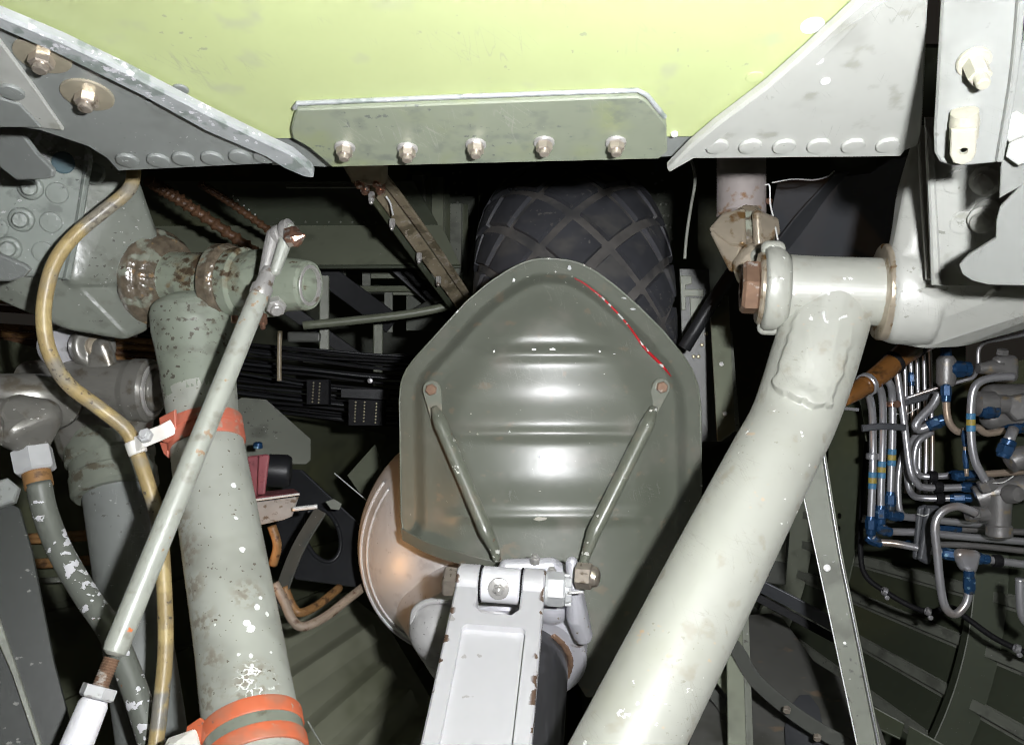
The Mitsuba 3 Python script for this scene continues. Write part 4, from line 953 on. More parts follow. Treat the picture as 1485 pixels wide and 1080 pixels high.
for a in ([(986, 400), (1003, 400), (1003, 412), (994, 414), (994, 450), (988, 450)], [(990, 420), (1020, 420), (1020, 430), (990, 430)], [(1000, 432), (1018, 432), (1014, 470), (1002, 470)]):
    part(tb, 'step', tpl.plate(a, .004, off=.003), 'm_bay_lt')
for px, py in ((1013, 482), (1024, 484), (1004, 500), (1018, 500), (1006, 517), (1013, 517)):
    part(tb, 'stud', rivet(tpl.hit(px, py, .003), tpl.N, .0035, .004), 'm_brass')
# amber wrapped tube
at_ = thing('wrapped_tube', 'amber varnished tube clipped under the pale cast fitting', 'tube')
aw = [P(1350, 488, 1.26), P(1312, 512, 1.24), P(1282, 538, 1.22), P(1250, 562, 1.20), P(1222, 578, 1.18)]
part(at_, 'wrap', tube(aw, [.016, .0155, .0145, .013, .011], 22, 8), 'm_amber', True)
for a, b in ((P(1299, 523, 1.232), P(1289, 531, 1.228)), (P(1330, 500, 1.25), P(1322, 505, 1.245))):
    part(at_, 'tie', lathe(a, b - a, [(0, .0160), (.0015, .0170), (.007, .0170), (.0085, .0160)], 30), 'm_cable')
c = P(1258, 557, 1.203); part(at_, 'clip', ringband(c, P(1240, 568, 1.19) - c, -.003, .005, .0138, .0162, 36), 'm_alu')
single('bright_strip', strap([P(1216, 591, 1.15), P(1245, 594, 1.16)], .004, .002, (0, 0, 1)), 'm_alloy_edge', 'short bright metal strip below the amber tube', 'strip', False)

# ------------------------------------------------------------------ hydraulic pipes
PG = 'hydraulic pipes on the fuselage side'


def nut(parent, c, d, r, l, m='m_blue', name='nut', label=None):
    d = nrm(d); ms = [hexm(c - d * l * .5, d, r * 1.14, l * .62, .3), lathe(c + d * l * .12, d, [(0, r * 1.0), (l * .3, r * 1.0), (l * .38, r * .8)], 18), lathe(c - d * l * .72, d, [(0, r * .9), (l * .22, r * 1.0)], 18)]
    return part(parent, name, cat(ms), m, 22)


def pipe(label, pts, r, m='m_alu', nuts=(), tape=(), mats=None):
    k = thing('hydraulic_pipe', label, 'pipe', PG)
    pp = [P(*q) for q in pts]
    r = r * .84
    part(k, 'tube', tube(pp, r, 16, 8), m, True)
    sp = spline(pp, 16)
    def near(px, py):
        s = np.stack([742.5 + F * sp[:, 0] / sp[:, 1], 540 - F * sp[:, 2] / sp[:, 1]], 1); i = int(np.argmin(((s - V(px, py)) ** 2).sum(1)))
        i = min(max(i, 1), len(sp) - 2); return sp[i], nrm(sp[i + 1] - sp[i - 1])
    for q_ in nuts:
        c, d = near(q_[0], q_[1]); nut(k, c, d * (q_[3] if len(q_) > 3 else 1), r * 1.28, r * .92 * (q_[2] if len(q_) > 2 else 4.0))
    for px, py in tape:
        c, d = near(px, py)
        for o, mm in ((-.0085, 'm_tape_blue'), (0, 'm_tape_yellow'), (.0085, 'm_tape_blue')):
            part(k, 'tape_band', lathe(c + d * (o - .0045), d, [(0, r), (.0002, r + .0005), (.0085, r + .0005), (.0087, r)], 18), mm)
    return k


D = 1.36
pipe('first of the three parallel upright pipes, nearest the channel brace', [(1215, 572, 1.33), (1238, 562, 1.33), (1256, 568, 1.34), (1264, 590, 1.35), (1266, 640, D), (1265, 700, D), (1263, 752, D), (1263, 776, D)], .0068, nuts=((1263, 764, 4.6),), tape=((1265, 697),))
pipe('middle one of the three parallel upright pipes with blue nuts', [(1240, 560, 1.33), (1260, 553, 1.33), (1275, 562, 1.34), (1280, 585, 1.35), (1280, 640, D), (1278, 700, D), (1277, 760, D)], .0068, nuts=((1277, 747, 4.6),), tape=((1278, 682),))
pipe('third of the three parallel upright pipes, farthest from the brace', [(1250, 560, 1.36), (1275, 546, 1.35), (1290, 556, 1.35), (1294, 580, 1.36), (1294, 640, D), (1292, 700, D), (1291, 745, D)], .0068, nuts=((1291, 728, 4.6),), tape=((1293, 664),))
pipe('lowest horizontal pipe from the blue elbow, passing the dark clamp block', [(1264, 778, D), (1272, 785, D), (1300, 788, 1.35), (1340, 796, 1.34), (1385, 804, 1.32)], .0066, nuts=((1270, 784, 4), (1383, 804, 5)))
pipe('horizontal pipe second from the bottom at the blue elbows', [(1277, 762, D), (1288, 770, D), (1340, 772, 1.36), (1400, 778, 1.36), (1500, 786, 1.36)], .0068, nuts=((1284, 768, 4),))
pipe('horizontal pipe third from the bottom behind the U bend', [(1291, 745, D), (1302, 748, D), (1340, 752, 1.37), (1400, 758, 1.38), (1445, 760, 1.38)], .0068, nuts=((1299, 747, 4),))
pipe('slim dark pipe running under the horizontal ones', [(1300, 790, 1.42), (1400, 790, 1.42), (1500, 800, 1.42)], .006, m='m_cast', nuts=((1322, 790, 5),))
pipe('long leaning pipe that bends level towards a grey nut', [(1298, 525, 1.37), (1304, 560, 1.37), (1312, 620, 1.36), (1320, 680, 1.35), (1330, 700, 1.35), (1345, 707, 1.35), (1412, 706, 1.34)], .0064, nuts=((1408, 706, 4),))
pipe('pipe bending to a level run just above the leaning one', [(1352, 626, 1.40), (1332, 640, 1.40), (1326, 665, 1.40), (1330, 685, 1.40), (1345, 691, 1.39), (1392, 688, 1.38)], .0060, nuts=((1394, 688, 4),))
pipe('brown tinted pipe bending to a level run above the dark clamp', [(1345, 612, 1.43), (1318, 648, 1.42), (1316, 690, 1.41), (1322, 715, 1.4), (1340, 722, 1.38), (1400, 722, 1.36)], .0060, m='m_alu', nuts=((1402, 722, 5.5),))
pipe('short pipe bowed upward beside the clamp, going down behind', [(1340, 625, 1.43), (1312, 655, 1.43), (1303, 690, 1.43), (1304, 735, 1.42), (1312, 750, 1.41)], .0060)
for i, x in enumerate((1313, 1322, 1331, 1341, 1350)):
    pipe('thin background tube, number %s from the wrapped tube in the row of five' % ('first', 'second', 'third', 'fourth', 'fifth')[i], [(x - 2, 500, 1.50), (x, 560, 1.50), (x + 2, 640, 1.49), (x + 1, 715, 1.48)], .0042, nuts=((x, 552, 6),) if i == 1 else ())
pipe('tapering elbow pipe ending in a dark blue nut', [(1362, 570, 1.36), (1352, 588, 1.36), (1333, 608, 1.36), (1328, 618, 1.36), (1336, 622, 1.36), (1362, 611, 1.35)], .0080, m='m_alu', nuts=((1362, 611, 3.6),))
pipe('pipe dropping from the tee and curving level to a blue nut', [(1372, 500, 1.34), (1372, 560, 1.33), (1373, 596, 1.33), (1378, 615, 1.33), (1390, 626, 1.33), (1406, 622, 1.33), (1418, 620, 1.33), (1432, 628, 1.33), (1468, 622, 1.33), (1500, 618, 1.33)], .0064, m='m_alu_warm', nuts=((1371, 572, 5), (1371, 514, 4), (1476, 621, 6)))
pipe('tall looped pipe with a blue and yellow band in front of the valve', [(1470, 546, 1.26), (1445, 547, 1.26), (1422, 553, 1.26), (1411, 568, 1.26), (1408, 600, 1.26), (1409, 640, 1.26), (1414, 668, 1.26), (1424, 688, 1.26), (1430, 698, 1.26)], .0068, nuts=(), tape=((1409, 613),))
pipe('thin pipe with a square bend at the top of the pipework', [(1500, 482, 1.34), (1450, 492, 1.34), (1428, 497, 1.34), (1419, 508, 1.34), (1418, 530, 1.34), (1412, 546, 1.35), (1396, 552, 1.36), (1360, 562, 1.38), (1312, 578, 1.40)], .0036, m='m_alu')
pipe('thin upright pipe with two bright blue nuts by the looped pipe', [(1399, 620, 1.30), (1400, 655, 1.30), (1402, 690, 1.30)], .0036, m='m_alu_warm', nuts=((1400, 638, 7), (1402, 668, 8)))
pipe('level copper tinted pipe running out past the looped pipe foot', [(1385, 690, 1.31), (1420, 688, 1.31), (1500, 682, 1.31)], .0062, m='m_alu_warm', nuts=((1396, 690, 4), (1410, 689, 3.4)))
pipe('long U bend pipe hanging below the dark clamp block', [(1416, 744, 1.24), (1402, 738, 1.24), (1386, 734, 1.24), (1366, 742, 1.24), (1356, 762, 1.24), (1359, 800, 1.24), (1364, 850, 1.24), (1371, 880, 1.24), (1385, 890, 1.24), (1400, 876, 1.24), (1405, 855, 1.24), (1405, 825, 1.24)], .0068, nuts=((1405, 840, 5),))
pipe('level pipe to the side of the pale tee, with a black ring', [(1410, 808, 1.25), (1440, 812, 1.25), (1500, 820, 1.25)], .0066, nuts=((1421, 809, 5),))
pipe('level pipe left of the pale tee entering a blue nut', [(1350, 798, 1.27), (1375, 803, 1.26), (1396, 806, 1.25)], .0066, nuts=((1384, 804, 5),))
pipe('short upright pipe at the frame edge below the level pipes', [(1479, 838, 1.22), (1480, 870, 1.22), (1484, 895, 1.22), (1500, 912, 1.22)], .0072)
pipe('dark level pipe with a blue collar behind the U bend', [(1340, 765, 1.42), (1380, 766, 1.42), (1500, 772, 1.42)], .0062, m='m_cast', nuts=((1378, 766, 6),))
pipe('blue nutted stub at the top, beneath the cast fitting', [(1436, 480, 1.3), (1454, 478, 1.3), (1500, 470, 1.3)], .0075, m='m_cast', nuts=((1452, 478, 6),))
part('hydraulic_pipe_018' if 'hydraulic_pipe_018__tube' in scene else 'hydraulic_pipe', 'end_nut', hexm(P(1428, 696, 1.262), nrm(P(1434, 706, 1.26) - P(1426, 690, 1.26)), .0125, .016, .2), 'm_cast', 20)
vb = thing('valve_block', 'grey cast valve body with ports behind the looped pipe', 'valve')
part(vb, 'body', tm(hull([(1440, 575, 1.38, .02), (1500, 575, 1.38, .02), (1500, 612, 1.38, .02), (1440, 605, 1.38, .02)])), 'm_cast', 40)
part(vb, 'port', lathe(P(1412, 585, 1.34), V(1, 0, -.02), [(0, .012), (.004, .019), (.03, .019), (.034, .014), (.05, .014)], 28), 'm_cast')
part(vb, 'plug', hexm(P(1475, 590, 1.35), nrm(V(-.2, -1, 0)), .022, .02, .2), 'm_cast', 20)
part(vb, 'port', lathe(P(1418, 534, 1.33), V(1, 0, .04), [(0, .008), (.01, .009), (.022, .012), (.035, .012)], 24), 'm_cast')
part(vb, 'port_block', tm(hull([(1448, 525, 1.33, .010), (1466, 524, 1.33, .010), (1466, 545, 1.33, .010), (1448, 545, 1.33, .010)])), 'm_cast', 40)
part(vb, 'port_screw', hexm(P(1453, 514, 1.325), nrm(V(0, -.3, 1)), .009, .008, .1), 'm_cast', 20)
nut(vb, P(1395, 535, 1.33), V(1, 0, 0), .011, .026)
nut(vb, P(1437, 596, 1.33), V(1, 0, 0), .010, .022)
part(vb, 'tee', cat([lathe(P(1372, 516, 1.335), V(0, 0, -1), [(0, .010), (.006, .014), (.04, .014), (.046, .010)], 26), lathe(P(1372, 535, 1.335), V(1, 0, 0), [(0, .011), (.02, .011)], 22)]), 'm_cast')
mb = thing('manifold', 'grey cast tee manifold with a threaded lower neck among the pipes', 'manifold')
part(mb, 'body', cat([tube([P(1416, 722, 1.30), P(1450, 712, 1.29), P(1500, 704, 1.28)], .018, 26, 6), lathe(P(1449, 716, 1.285), V(0, 0, -1), [(0, .018), (.03, .016), (.044, .0155), (.046, .018), (.060, .018), (.063, .014)], 30), lathe(P(1464, 716, 1.265), nrm(V(.2, -1, .1)), [(0, .014), (.012, .013), (.018, .010), (.020, .001)], 22)]), 'm_cast', 35)
part(mb, 'arm', tube([P(1412, 745, 1.29), P(1440, 745, 1.29)], .011, 20, 4), 'm_cast', True)
nut(mb, P(1415, 745, 1.275), V(1, 0, .05), .010, .018, 'm_cast')
te = thing('pipe_tee', 'pale grey cast tee between two blue nuts above the U bend end', 'fitting')
part(te, 'body', tm(hull([(1392, 804, 1.25, .009), (1412, 806, 1.25, .009), (1406, 822, 1.25, .010), (1398, 818, 1.25, .009)])), 'm_alu', 40)
ce = thing('capped_elbow', 'brown cast elbow with a blue nut at the frame edge under the valve', 'fitting')
part(ce, 'body', tube([P(1464, 672, 1.25), P(1480, 664, 1.25), P(1510, 662, 1.25)], [.014, .017, .017], 24, 6), 'm_cast', True)
nut(ce, P(1460, 648, 1.25), P(1466, 636, 1.25) - P(1458, 660, 1.25), .0105, .022)
part(ce, 'stub', tube([P(1462, 640, 1.25), P(1470, 622, 1.26)], .0075, 14, 4), 'm_alu', True)
cb = thing('clamp_block', 'dark slanted clamp block holding the level pipes', 'clamp')
part(cb, 'bar', tm(hull([(1347, 738, 1.335, .006), (1357, 738, 1.335, .006), (1336, 808, 1.335, .006), (1344, 812, 1.335, .006)])), 'm_slate', 40)
part(cb, 'back_bar', tm(hull([(1341, 736, 1.35, .005), (1328, 806, 1.35, .005), (1334, 738, 1.35, .004)])), 'm_slate', 40)
cs = thing('pipe_clamp_strip', 'dark strip clamp across the three upright pipes', 'clamp')
part(cs, 'strip', strap([P(1250, 621, 1.345), P(1280, 618, 1.345), (P(1312, 620, 1.35))], .010, .007, (0, 0, 1)), 'm_slate')
part(cs, 'ring', ringband(P(1265, 661, D), V(0, 0, 1), -.005, .004, .007, .0095, 24), 'm_alu')
bolt(cs, P(1300, 586, 1.35), nrm(V(0, -1, .1)), .006, .005, 'm_copper', stub=False)
part(cs, 'ring', ringband(P(1294, 586, 1.36), V(0, 0, 1), -.004, .004, .007, .0092, 24), 'm_copper')
single('pipe_bracket', strap([P(1310, 584, 1.44), P(1340, 576, 1.44), P(1368, 566, 1.44)], .010, .006, (0, 0, 1)), 'm_slate', 'dark bracket bar crossing the row of thin tubes', 'bracket', False)
bc = thing('black_cable', 'black cable clipped along the fuselage skin below the pipes', 'cable')
part(bc, 'cable', tube([P(1258, 640, 1.52), P(1251, 720, 1.5), P(1248, 800, 1.48), (P(1256, 835, 1.47)), P(1285, 858, 1.45), P(1320, 878, 1.43), P(1350, 887, 1.41), P(1378, 880, 1.39), P(1405, 898, 1.37), P(1445, 926, 1.34), P(1500, 952, 1.3)], .0045, 12, 8), 'm_cable', True)
for px, py, d in ((1283, 857, 1.445), (1346, 886, 1.405), (1475, 940, 1.31), (1253, 752, 1.485)):
    part(bc, 'clip', cat([ringband(P(px, py, d), V(1, -.2, -.35), -.004, .004, .0045, .0068, 20), rivet(P(px + 3, py + 9, d), nrm(V(0, -1, 0)), .004, .003)]), 'm_alu')

# ------------------------------------------------------------------ angle brace and frames, lower right
ab = thing('angle_brace', 'grey metal angle brace with a bright edge slanting beside the thick pale strut', 'brace')
bp = plane3((1175, 680, 1.06), (1200, 860, 1.03), (1225, 860, 1.03))
part(ab, 'face', bp.plate([(1150, 600), (1182, 600), (1190, 655), (1212, 780), (1236, 900), (1272, 1080), (1290, 1170), (1262, 1170), (1243, 1080), (1200, 880), (1172, 750), (1160, 690)], .003, bevel=.0006), 'm_bay_grey')
part(ab, 'flange', strap([bp.hit(1184, 600, .006), bp.hit(1213, 780, .006), bp.hit(1237, 900, .006), bp.hit(1290, 1165, .006)], .002, .016, (1, 0, 0)), 'm_bay_grey')
part(ab, 'bright_edge', tube([bp.hit(1185, 600, .014), bp.hit(1214, 780, .014), bp.hit(1238, 900, .014), bp.hit(1291, 1165, .014)], .0011, 6, 4), 'm_alloy_edge', True)
part(ab, 'bright_edge', tube([bp.hit(1150, 600, .003), bp.hit(1160, 690, .003), bp.hit(1172, 750, .003), bp.hit(1200, 880, .003), bp.hit(1243, 1080, .003)], .0008, 6, 4), 'm_bright', True)
part(ab, 'rivet', rivet(bp.hit(1199, 823, .003), bp.N, .0042, .002), 'm_bright')
part(ab, 'rivet', rivet(bp.hit(1225, 932, .003), bp.N, .0018, .001), 'm_bright')
fp = thing('frame_post', 'green grey channel post standing behind the foot of the pale strut', 'post')
f1 = plane3((1060, 900, 1.22), (1080, 900, 1.22), (1070, 1080, 1.14))
part(fp, 'web', f1.plate([(1052, 870), (1078, 870), (1080, 940), (1086, 1080), (1088, 1160), (1056, 1160), (1054, 1000)], .003), 'm_bay_lt')
part(fp, 'flange', strap([f1.hit(1080, 860, .004), f1.hit(1083, 960, .004), f1.hit(1090, 1160, .004)], .010, .003, (1, .5, 0)), 'm_bay_grey')
st = thing('curved_strap', 'dark curved metal strap with two bolts crossing in front of the frame post', 'strap')
part(st, 'strap', strap([P(1058, 930, 1.19), P(1070, 944, 1.18), P(1095, 985, 1.17), P(1140, 1025, 1.15), P(1185, 1056, 1.13), P(1240, 1086, 1.10), P(1280, 1105, 1.08)], .020, .003, (.45, -.3, .8)), 'm_drk')
for px, py in ((1141, 1026), (1185, 1066)): bolt(st, P(px, py, 1.12), nrm(V(-.3, -1, -.6)), .005, .006, 'm_bolt', stub=False)
cbm = thing('cross_beam', 'grey flanged cross beam between the pale strut and the angle brace', 'beam')
part(cbm, 'flange', strap([P(1080, 838, 1.32), P(1140, 868, 1.30), P(1215, 908, 1.27)], .026, .003, (.2, -.7, .7)), 'm_slate')
part(cbm, 'web', strap([P(1080, 856, 1.33), P(1140, 888, 1.31), P(1215, 928, 1.28)], .012, .003, (.1, .1, 1)), 'm_black')
bx = thing('equipment_box', 'small dark box with a bright edge behind the pale strut', 'box')
part(bx, 'case', tm(hull([(1112, 770, 1.55, .004), (1142, 772, 1.55, .004), (1136, 845, 1.55, .004), (1100, 840, 1.55, .004), (1142, 772, 1.65, .004), (1100, 840, 1.65, .004)])), 'm_drk', 30)
part(bx, 'latch_plate', Plane(P(1130, 790, 1.535), (0, -1, 0)).plate([(1122, 778), (1140, 780), (1138, 815), (1122, 812)], .003), 'm_bay_grey')
bolt(bx, P(1110, 832, 1.54), V(0, -1, 0), .005, .006, 'm_bolt', stub=False)
flp = plane3((1090, 1000, 1.32), (1200, 1000, 1.30), (1150, 1080, 1.18))
fb = thing('floor_panel', 'dull grey floor panel with a dark oval cover behind the curved strap', 'panel')
part(fb, 'plate', flp.plate([(1000, 900), (1130, 890), (1180, 960), (1260, 1010), (1320, 1180), (1000, 1180)], .003, off=-.004), 'm_floor')
part(fb, 'cover', flp.plate([(1140, 1100), (1138, 1060), (1145, 1030), (1160, 1012), (1175, 1012), (1188, 1030), (1194, 1060), (1196, 1100)], .006, rnd=.004), 'm_slate')
single('dark_rib', strap([P(1010, 985, 1.3), P(1045, 1020, 1.28), P(1060, 1060, 1.25), P(1070, 1120, 1.2)], .016, .003, (1, .2, .2)), 'm_drk', 'narrow dark rib beside the frame post', 'rib', False)
single('dark_rib', strap([P(1030, 960, 1.28), P(1060, 1000, 1.25)], .02, .003, (.6, .2, .7)), 'm_bay_lt', 'short sloping rib touching the frame post', 'rib', False)
kl = thing('keel_member', 'dark green keel strip with a bright upper edge crossing below the angle brace', 'beam')
kp = plane3((1262, 1010, 1.42), (1320, 1040, 1.38), (1265, 1060, 1.36))
part(kl, 'web', kp.plate([(1170, 960), (1262, 1022), (1312, 1050), (1305, 1072), (1262, 1052), (1165, 990)], .003), 'm_bay')
part(kl, 'bright_edge', tube([kp.hit(1230, 1002, .003), kp.hit(1262, 1022, .003), kp.hit(1311, 1049, .003)], .0013, 6, 4), 'm_bay_grey', True)
kp2 = plane3((1318, 1055, 1.34), (1370, 1085, 1.30), (1318, 1090, 1.3))
part(kl, 'web', kp2.plate([(1318, 1052), (1400, 1098), (1400, 1140), (1310, 1100)], .003), 'm_bay')
part(kl, 'bright_edge', tube([kp2.hit(1318, 1052, .003), kp2.hit(1400, 1098, .003)], .0013, 6, 4), 'm_bay_grey', True)
gp = thing('former_gusset', 'dark green upright frame web with two dark holes behind the angle brace', 'web')
gpl = plane3((1225, 600, 1.62), (1255, 600, 1.58), (1235, 850, 1.55))
part(gp, 'web', gpl.plate([(1205, 560), (1245, 560), (1258, 640), (1252, 760), (1228, 860), (1205, 900), (1200, 760)], .003, holes=((1218, 748, .006), (1217, 766, .006))), 'm_bay')

# ------------------------------------------------------------------ upper middle: roof structure
rb = thing('roof_beam', 'green box beam crossing under the bay roof beside the diagonal rail', 'beam')
rbp = plane3((300, 330, 1.85), (640, 330, 1.85), (470, 385, 1.78))
part(rb, 'face', rbp.plate([(180, 330), (640, 328), (668, 386), (180, 386)], .004), 'm_bay_lt')
part(rb, 'lower_edge', strap([P(180, 388, 1.77), P(668, 386, 1.77)], .008, .005, (0, .6, 1)), 'm_bay')
part(rb, 'upper_edge', strap([P(415, 270, 1.74), P(520, 270, 1.74)], .008, .006, (0, .3, 1)), 'm_bay_grey')
pnl = plane3((300, 270, 1.9), (560, 270, 1.9), (400, 330, 1.95))
part(rb, 'panel', pnl.plate([(190, 262), (600, 262), (640, 334), (180, 334)], .003), 'm_bay')
for px in np.arange(426, 560, 17.0): part(rb, 'rivet', rivet(pnl.hit(px, 322, .003), pnl.N, .0022, .002, 8), 'm_bay_grey')
for px, py in ((338, 284), (345, 290), (354, 298), (361, 304), (370, 311)): part(rb, 'rivet', rivet(pnl.hit(px, py, .003), pnl.N, .0020, .002, 8), 'm_bright')
dr_ = thing('diagonal_rail', 'dirty brown diagonal rail with bolts running up to the five bolt plate', 'rail')
ra, rb_ = [P(512, 225, 1.20), P(558, 285, 1.32), P(612, 360, 1.48), P(674, 447, 1.70)], None
part(dr_, 'web', strap([p_ for p_ in ra], .023, .006, (1, 0, .45)), 'm_beam')
part(dr_, 'flange', strap([P(531, 225, 1.19), P(578, 285, 1.31), P(632, 360, 1.47), P(690, 447, 1.69)], .014, .005, (.6, -.7, .2)), 'm_beam')
part(dr_, 'lower_flange', strap([P(498, 232, 1.21), P(544, 292, 1.33), P(598, 368, 1.49), P(660, 452, 1.71)], .010, .005, (.5, .7, .2)), 'm_bay')
for px, py, d in ((522, 266, 1.22), (530, 275, 1.23), (546, 264, 1.22), (552, 275, 1.23)):
    bolt(dr_, P(px, py - 6, d), nrm(V(0, -.5, -1)), .0075, .010, 'm_copper')
for px, py, d in ((539, 283, 1.25), (569, 322, 1.36), (608, 371, 1.47), (636, 405, 1.56)):
    bolt(dr_, P(px, py - 3, d), nrm(V(0, -.4, -1)), .005, .012, 'm_steel')
part(dr_, 'wire', tube([P(560, 285, 1.30), P(566, 295, 1.31), P(570, 312, 1.33)], .0016, 6), 'm_bright', True)
part(dr_, 'end_block', tm(hull([(500, 215, 1.18, .014), (548, 215, 1.18, .014), (550, 256, 1.22, .012), (520, 256, 1.22, .012)])), 'm_beam', 40)
for i, (x, y0, y1, w) in enumerate(((609, 255, 325, 17), (637, 258, 366, 16), (663, 296, 400, 16), (682, 330, 420, 14))):
    hs = thing('hat_stringer', 'upright pale green hat stringer, %s from the diagonal rail' % ('first', 'second', 'third', 'fourth')[i], 'stringer', 'upright stringers between rail and tyre')
    d = 1.95 + .03 * i
    pl = Plane(P(x, y0, d), (-.3, -1, -.1))
    part(hs, 'cap', pl.plate([(x - w / 2, y0), (x + w / 2, y0), (x + w / 2, y1 - 8), (x + w / 2 - 5, y1), (x - w / 2, y1)], .012), 'm_bay_lt' if i % 2 else 'm_bay_grey')
    part(hs, 'flange', pl.plate([(x - w, y0), (x + w, y0), (x + w, y1), (x - w, y1)], .002, off=-.002), 'm_bay')
for i, (x0, y0, x1, y1, w) in enumerate(((526, 394, 620, 440, 12), (558, 418, 640, 462, 12), (492, 386, 505, 410, 10))):
    ln = thing('frame_angle', ('outer', 'inner', 'short')[i] + ' green angle frame below the roof beam', 'frame', 'nested angle frames under the roof beam')
    pl = Plane(P(x0, y0, 2.2), (0, -1, 0))
    part(ln, 'leg', pl.plate([(x0, y0), (x0 + w, y0), (x0 + w, y1 + 20), (x0, y1 + 20)], .01), 'm_bay_grey')
    if i < 2: part(ln, 'leg', pl.plate([(x0 + w + .5, y0), (x1, y0), (x1, y0 + w * .85), (x0 + w + .5, y0 + w * .85)], .008), 'm_bay_lt')
for i, (a, b, w) in enumerate((((455, 385, 2.0), (570, 470, 2.1), .05), ((575, 385, 2.05), (660, 462, 2.1), .035), ((350, 400, 2.0), (520, 520, 2.1), .03))):
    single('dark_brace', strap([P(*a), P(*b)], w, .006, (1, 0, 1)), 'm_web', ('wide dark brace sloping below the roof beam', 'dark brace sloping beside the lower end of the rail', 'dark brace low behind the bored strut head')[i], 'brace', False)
single('cross_tube', tube([P(440, 472, 1.75), P(520, 464, 1.76), P(600, 454, 1.77), P(680, 438, 1.78)], .0085, 14, 6), 'm_bay_lt', 'green tube crossing level behind the hood and the strut head', 'tube', True)
for i, pts in enumerate(([(215, 262, 1.35), (270, 296, 1.42), (370, 365, 1.52)], [(290, 266, 1.45), (340, 298, 1.5), (405, 345, 1.58)])):
    pp = spline([P(*q_) for q_ in pts], 40)
    L = np.arange(len(pp)); single('drive_chain', tube(pp, (.0085 if i == 0 else .006) * (1 + .16 * np.sin(L * 2.2)), 12, 1, smooth=False, rfun=lambda t, th: 1 + .22 * np.cos(2 * th + t * 90)), 'm_rustchain', ('thick rusty brown chain slanting under the roof panel', 'thin dark chain with bright spots nearest the roof beam')[i], 'chain', True)
for q_ in ((340, 300, 1.48), (363, 317, 1.52), (370, 323, 1.53)): pass
single('horizontal_stiffener', strap([P(440, 520, 1.95), P(560, 520, 1.95), P(680, 512, 1.95)], .02, .006, (0, .2, 1)), 'm_drk', 'dark level stiffener behind the cable bundle', 'stiffener', False)
bxp = thing('junction_box', 'small grey green box with a pale rod below, behind the strut head', 'box')
part(bxp, 'case', tm(hull([(420, 484, 1.6, .004), (462, 485, 1.6, .004), (462, 493, 1.6, .004), (420, 493, 1.6, .004), (440, 488, 1.66, .004)])), 'm_drk', 30)
single('pale_rod', tube([P(406, 480, 1.55), P(405, 515, 1.55), P(405, 552, 1.55)], .0042, 10), 'm_beam', 'short pale brown upright rod behind the slanting control rod', 'rod', True)

# ------------------------------------------------------------------ cables and looms at the left
lm = thing('cable_bundle', 'bundle of black cables running level between strut and hood', 'cables')
for i in range(26):
    y0 = 494 + i * 3.9 + rng.uniform(-2, 2); s = rng.uniform(.10, .16); d = 1.72 + rng.uniform(-.05, .08)
    pts = [P(200, y0 - 22, d), P(345, y0 + rng.uniform(-2, 2), d), P(450, y0 + 105 * s + rng.uniform(-3, 3), d), P(560, y0 + 215 * s * .9, d + .02), P(690, y0 + 300 * s * .75, d + .05)]
    part(lm, 'cable', tube(pts, rng.uniform(.0018, .0034), 8, 6), 'm_cable' if i % 4 else 'm_web', True)
lmb = thing('brown_loom', 'brown wire looms running level behind the yellow hose', 'cables')
for i, y in enumerate((418, 430, 440, 452, 478, 488, 498, 508, 516)):
    part(lmb, 'wire', tube([P(-60, y - 8, 1.5), P(60, y, 1.5), P(180, y + 14, 1.5), P(300, y + 24, 1.55)], .006, 10, 5), 'm_loom' if i % 3 else 'm_rustchain', True)
for i, y in enumerate((775, 782, 812, 818, 840)):
    part(lmb, 'wire', tube([P(10, y + 4, 1.45), P(90, y, 1.45), P(170, y - 6, 1.45)], .005, 8, 5), 'm_loom' if i < 4 else 'm_bay_grey', True)
tbk = thing('terminal_block', 'black terminal block with rows of brass studs on the cable bundle', 'connector', None)
tbp = Plane(P(500, 560, 1.62), (0, -1, 0))
part(tbk, 'base', tbp.plate([(448, 550), (480, 550), (480, 586), (448, 586)], .02), 'm_black')
for x, y0 in ((455, 555), (464, 556)):
    for j in range(7): part(tbk, 'stud', rivet(tbp.hit(x - j * .3, y0 + j * 4.6, .02), tbp.N, .0018, .0025, 8), 'm_brass')
tb2 = thing('terminal_block', 'black terminal block with two rows of studs nearest the hood', 'connector', None)
part(tb2, 'base', tbp.plate([(508, 578), (560, 580), (560, 616), (508, 616)], .02), 'm_black')
for x, y0 in ((516, 583), (529, 583), (546, 585)):
    for j in range(7): part(tb2, 'stud', rivet(tbp.hit(x - j * .25, y0 + j * 4.6, .02), tbp.N, .0018, .0025, 8), 'm_brass')
part(tb2, 'screw', rivet(tbp.hit(537, 552, .02), tbp.N, .005, .004), 'm_alu'); part(tb2, 'lug', tbp.plate([(496, 563), (566, 564), (566, 580), (496, 576)], .012), 'm_web')
gpp = plane3((350, 590, 1.55), (440, 640, 1.55), (400, 672, 1.5))
single('grey_plate', gpp.plate([(330, 590), (350, 578), (386, 581), (450, 638), (450, 668), (444, 673), (330, 672)], .004), 'm_bay_grey', 'dull grey plate with a cut corner behind the orange clamp', 'plate', False)
mo = thing('pump_motor', 'black round motor with a red end bracket behind the chipped strut', 'motor')
part(mo, 'bracket', tm(hull([(362, 665, 1.32, .004), (386, 662, 1.32, .004), (380, 714, 1.32, .004), (372, 716, 1.32, .004), (362, 716, 1.34, .004)])), 'm_redbox', 30, label='red painted end bracket')
part(mo, 'bracket_rib', tm(hull([(378, 662, 1.305, .003), (388, 662, 1.305, .003), (382, 714, 1.305, .003), (376, 714, 1.305, .003)])), 'm_redbox', 30)
part(mo, 'case', lathe(P(388, 682, 1.40), V(1, .15, -.05), [(0, .018), (.002, .026), (.03, .026), (.036, .022), (.037, .002)], 32), 'm_web')
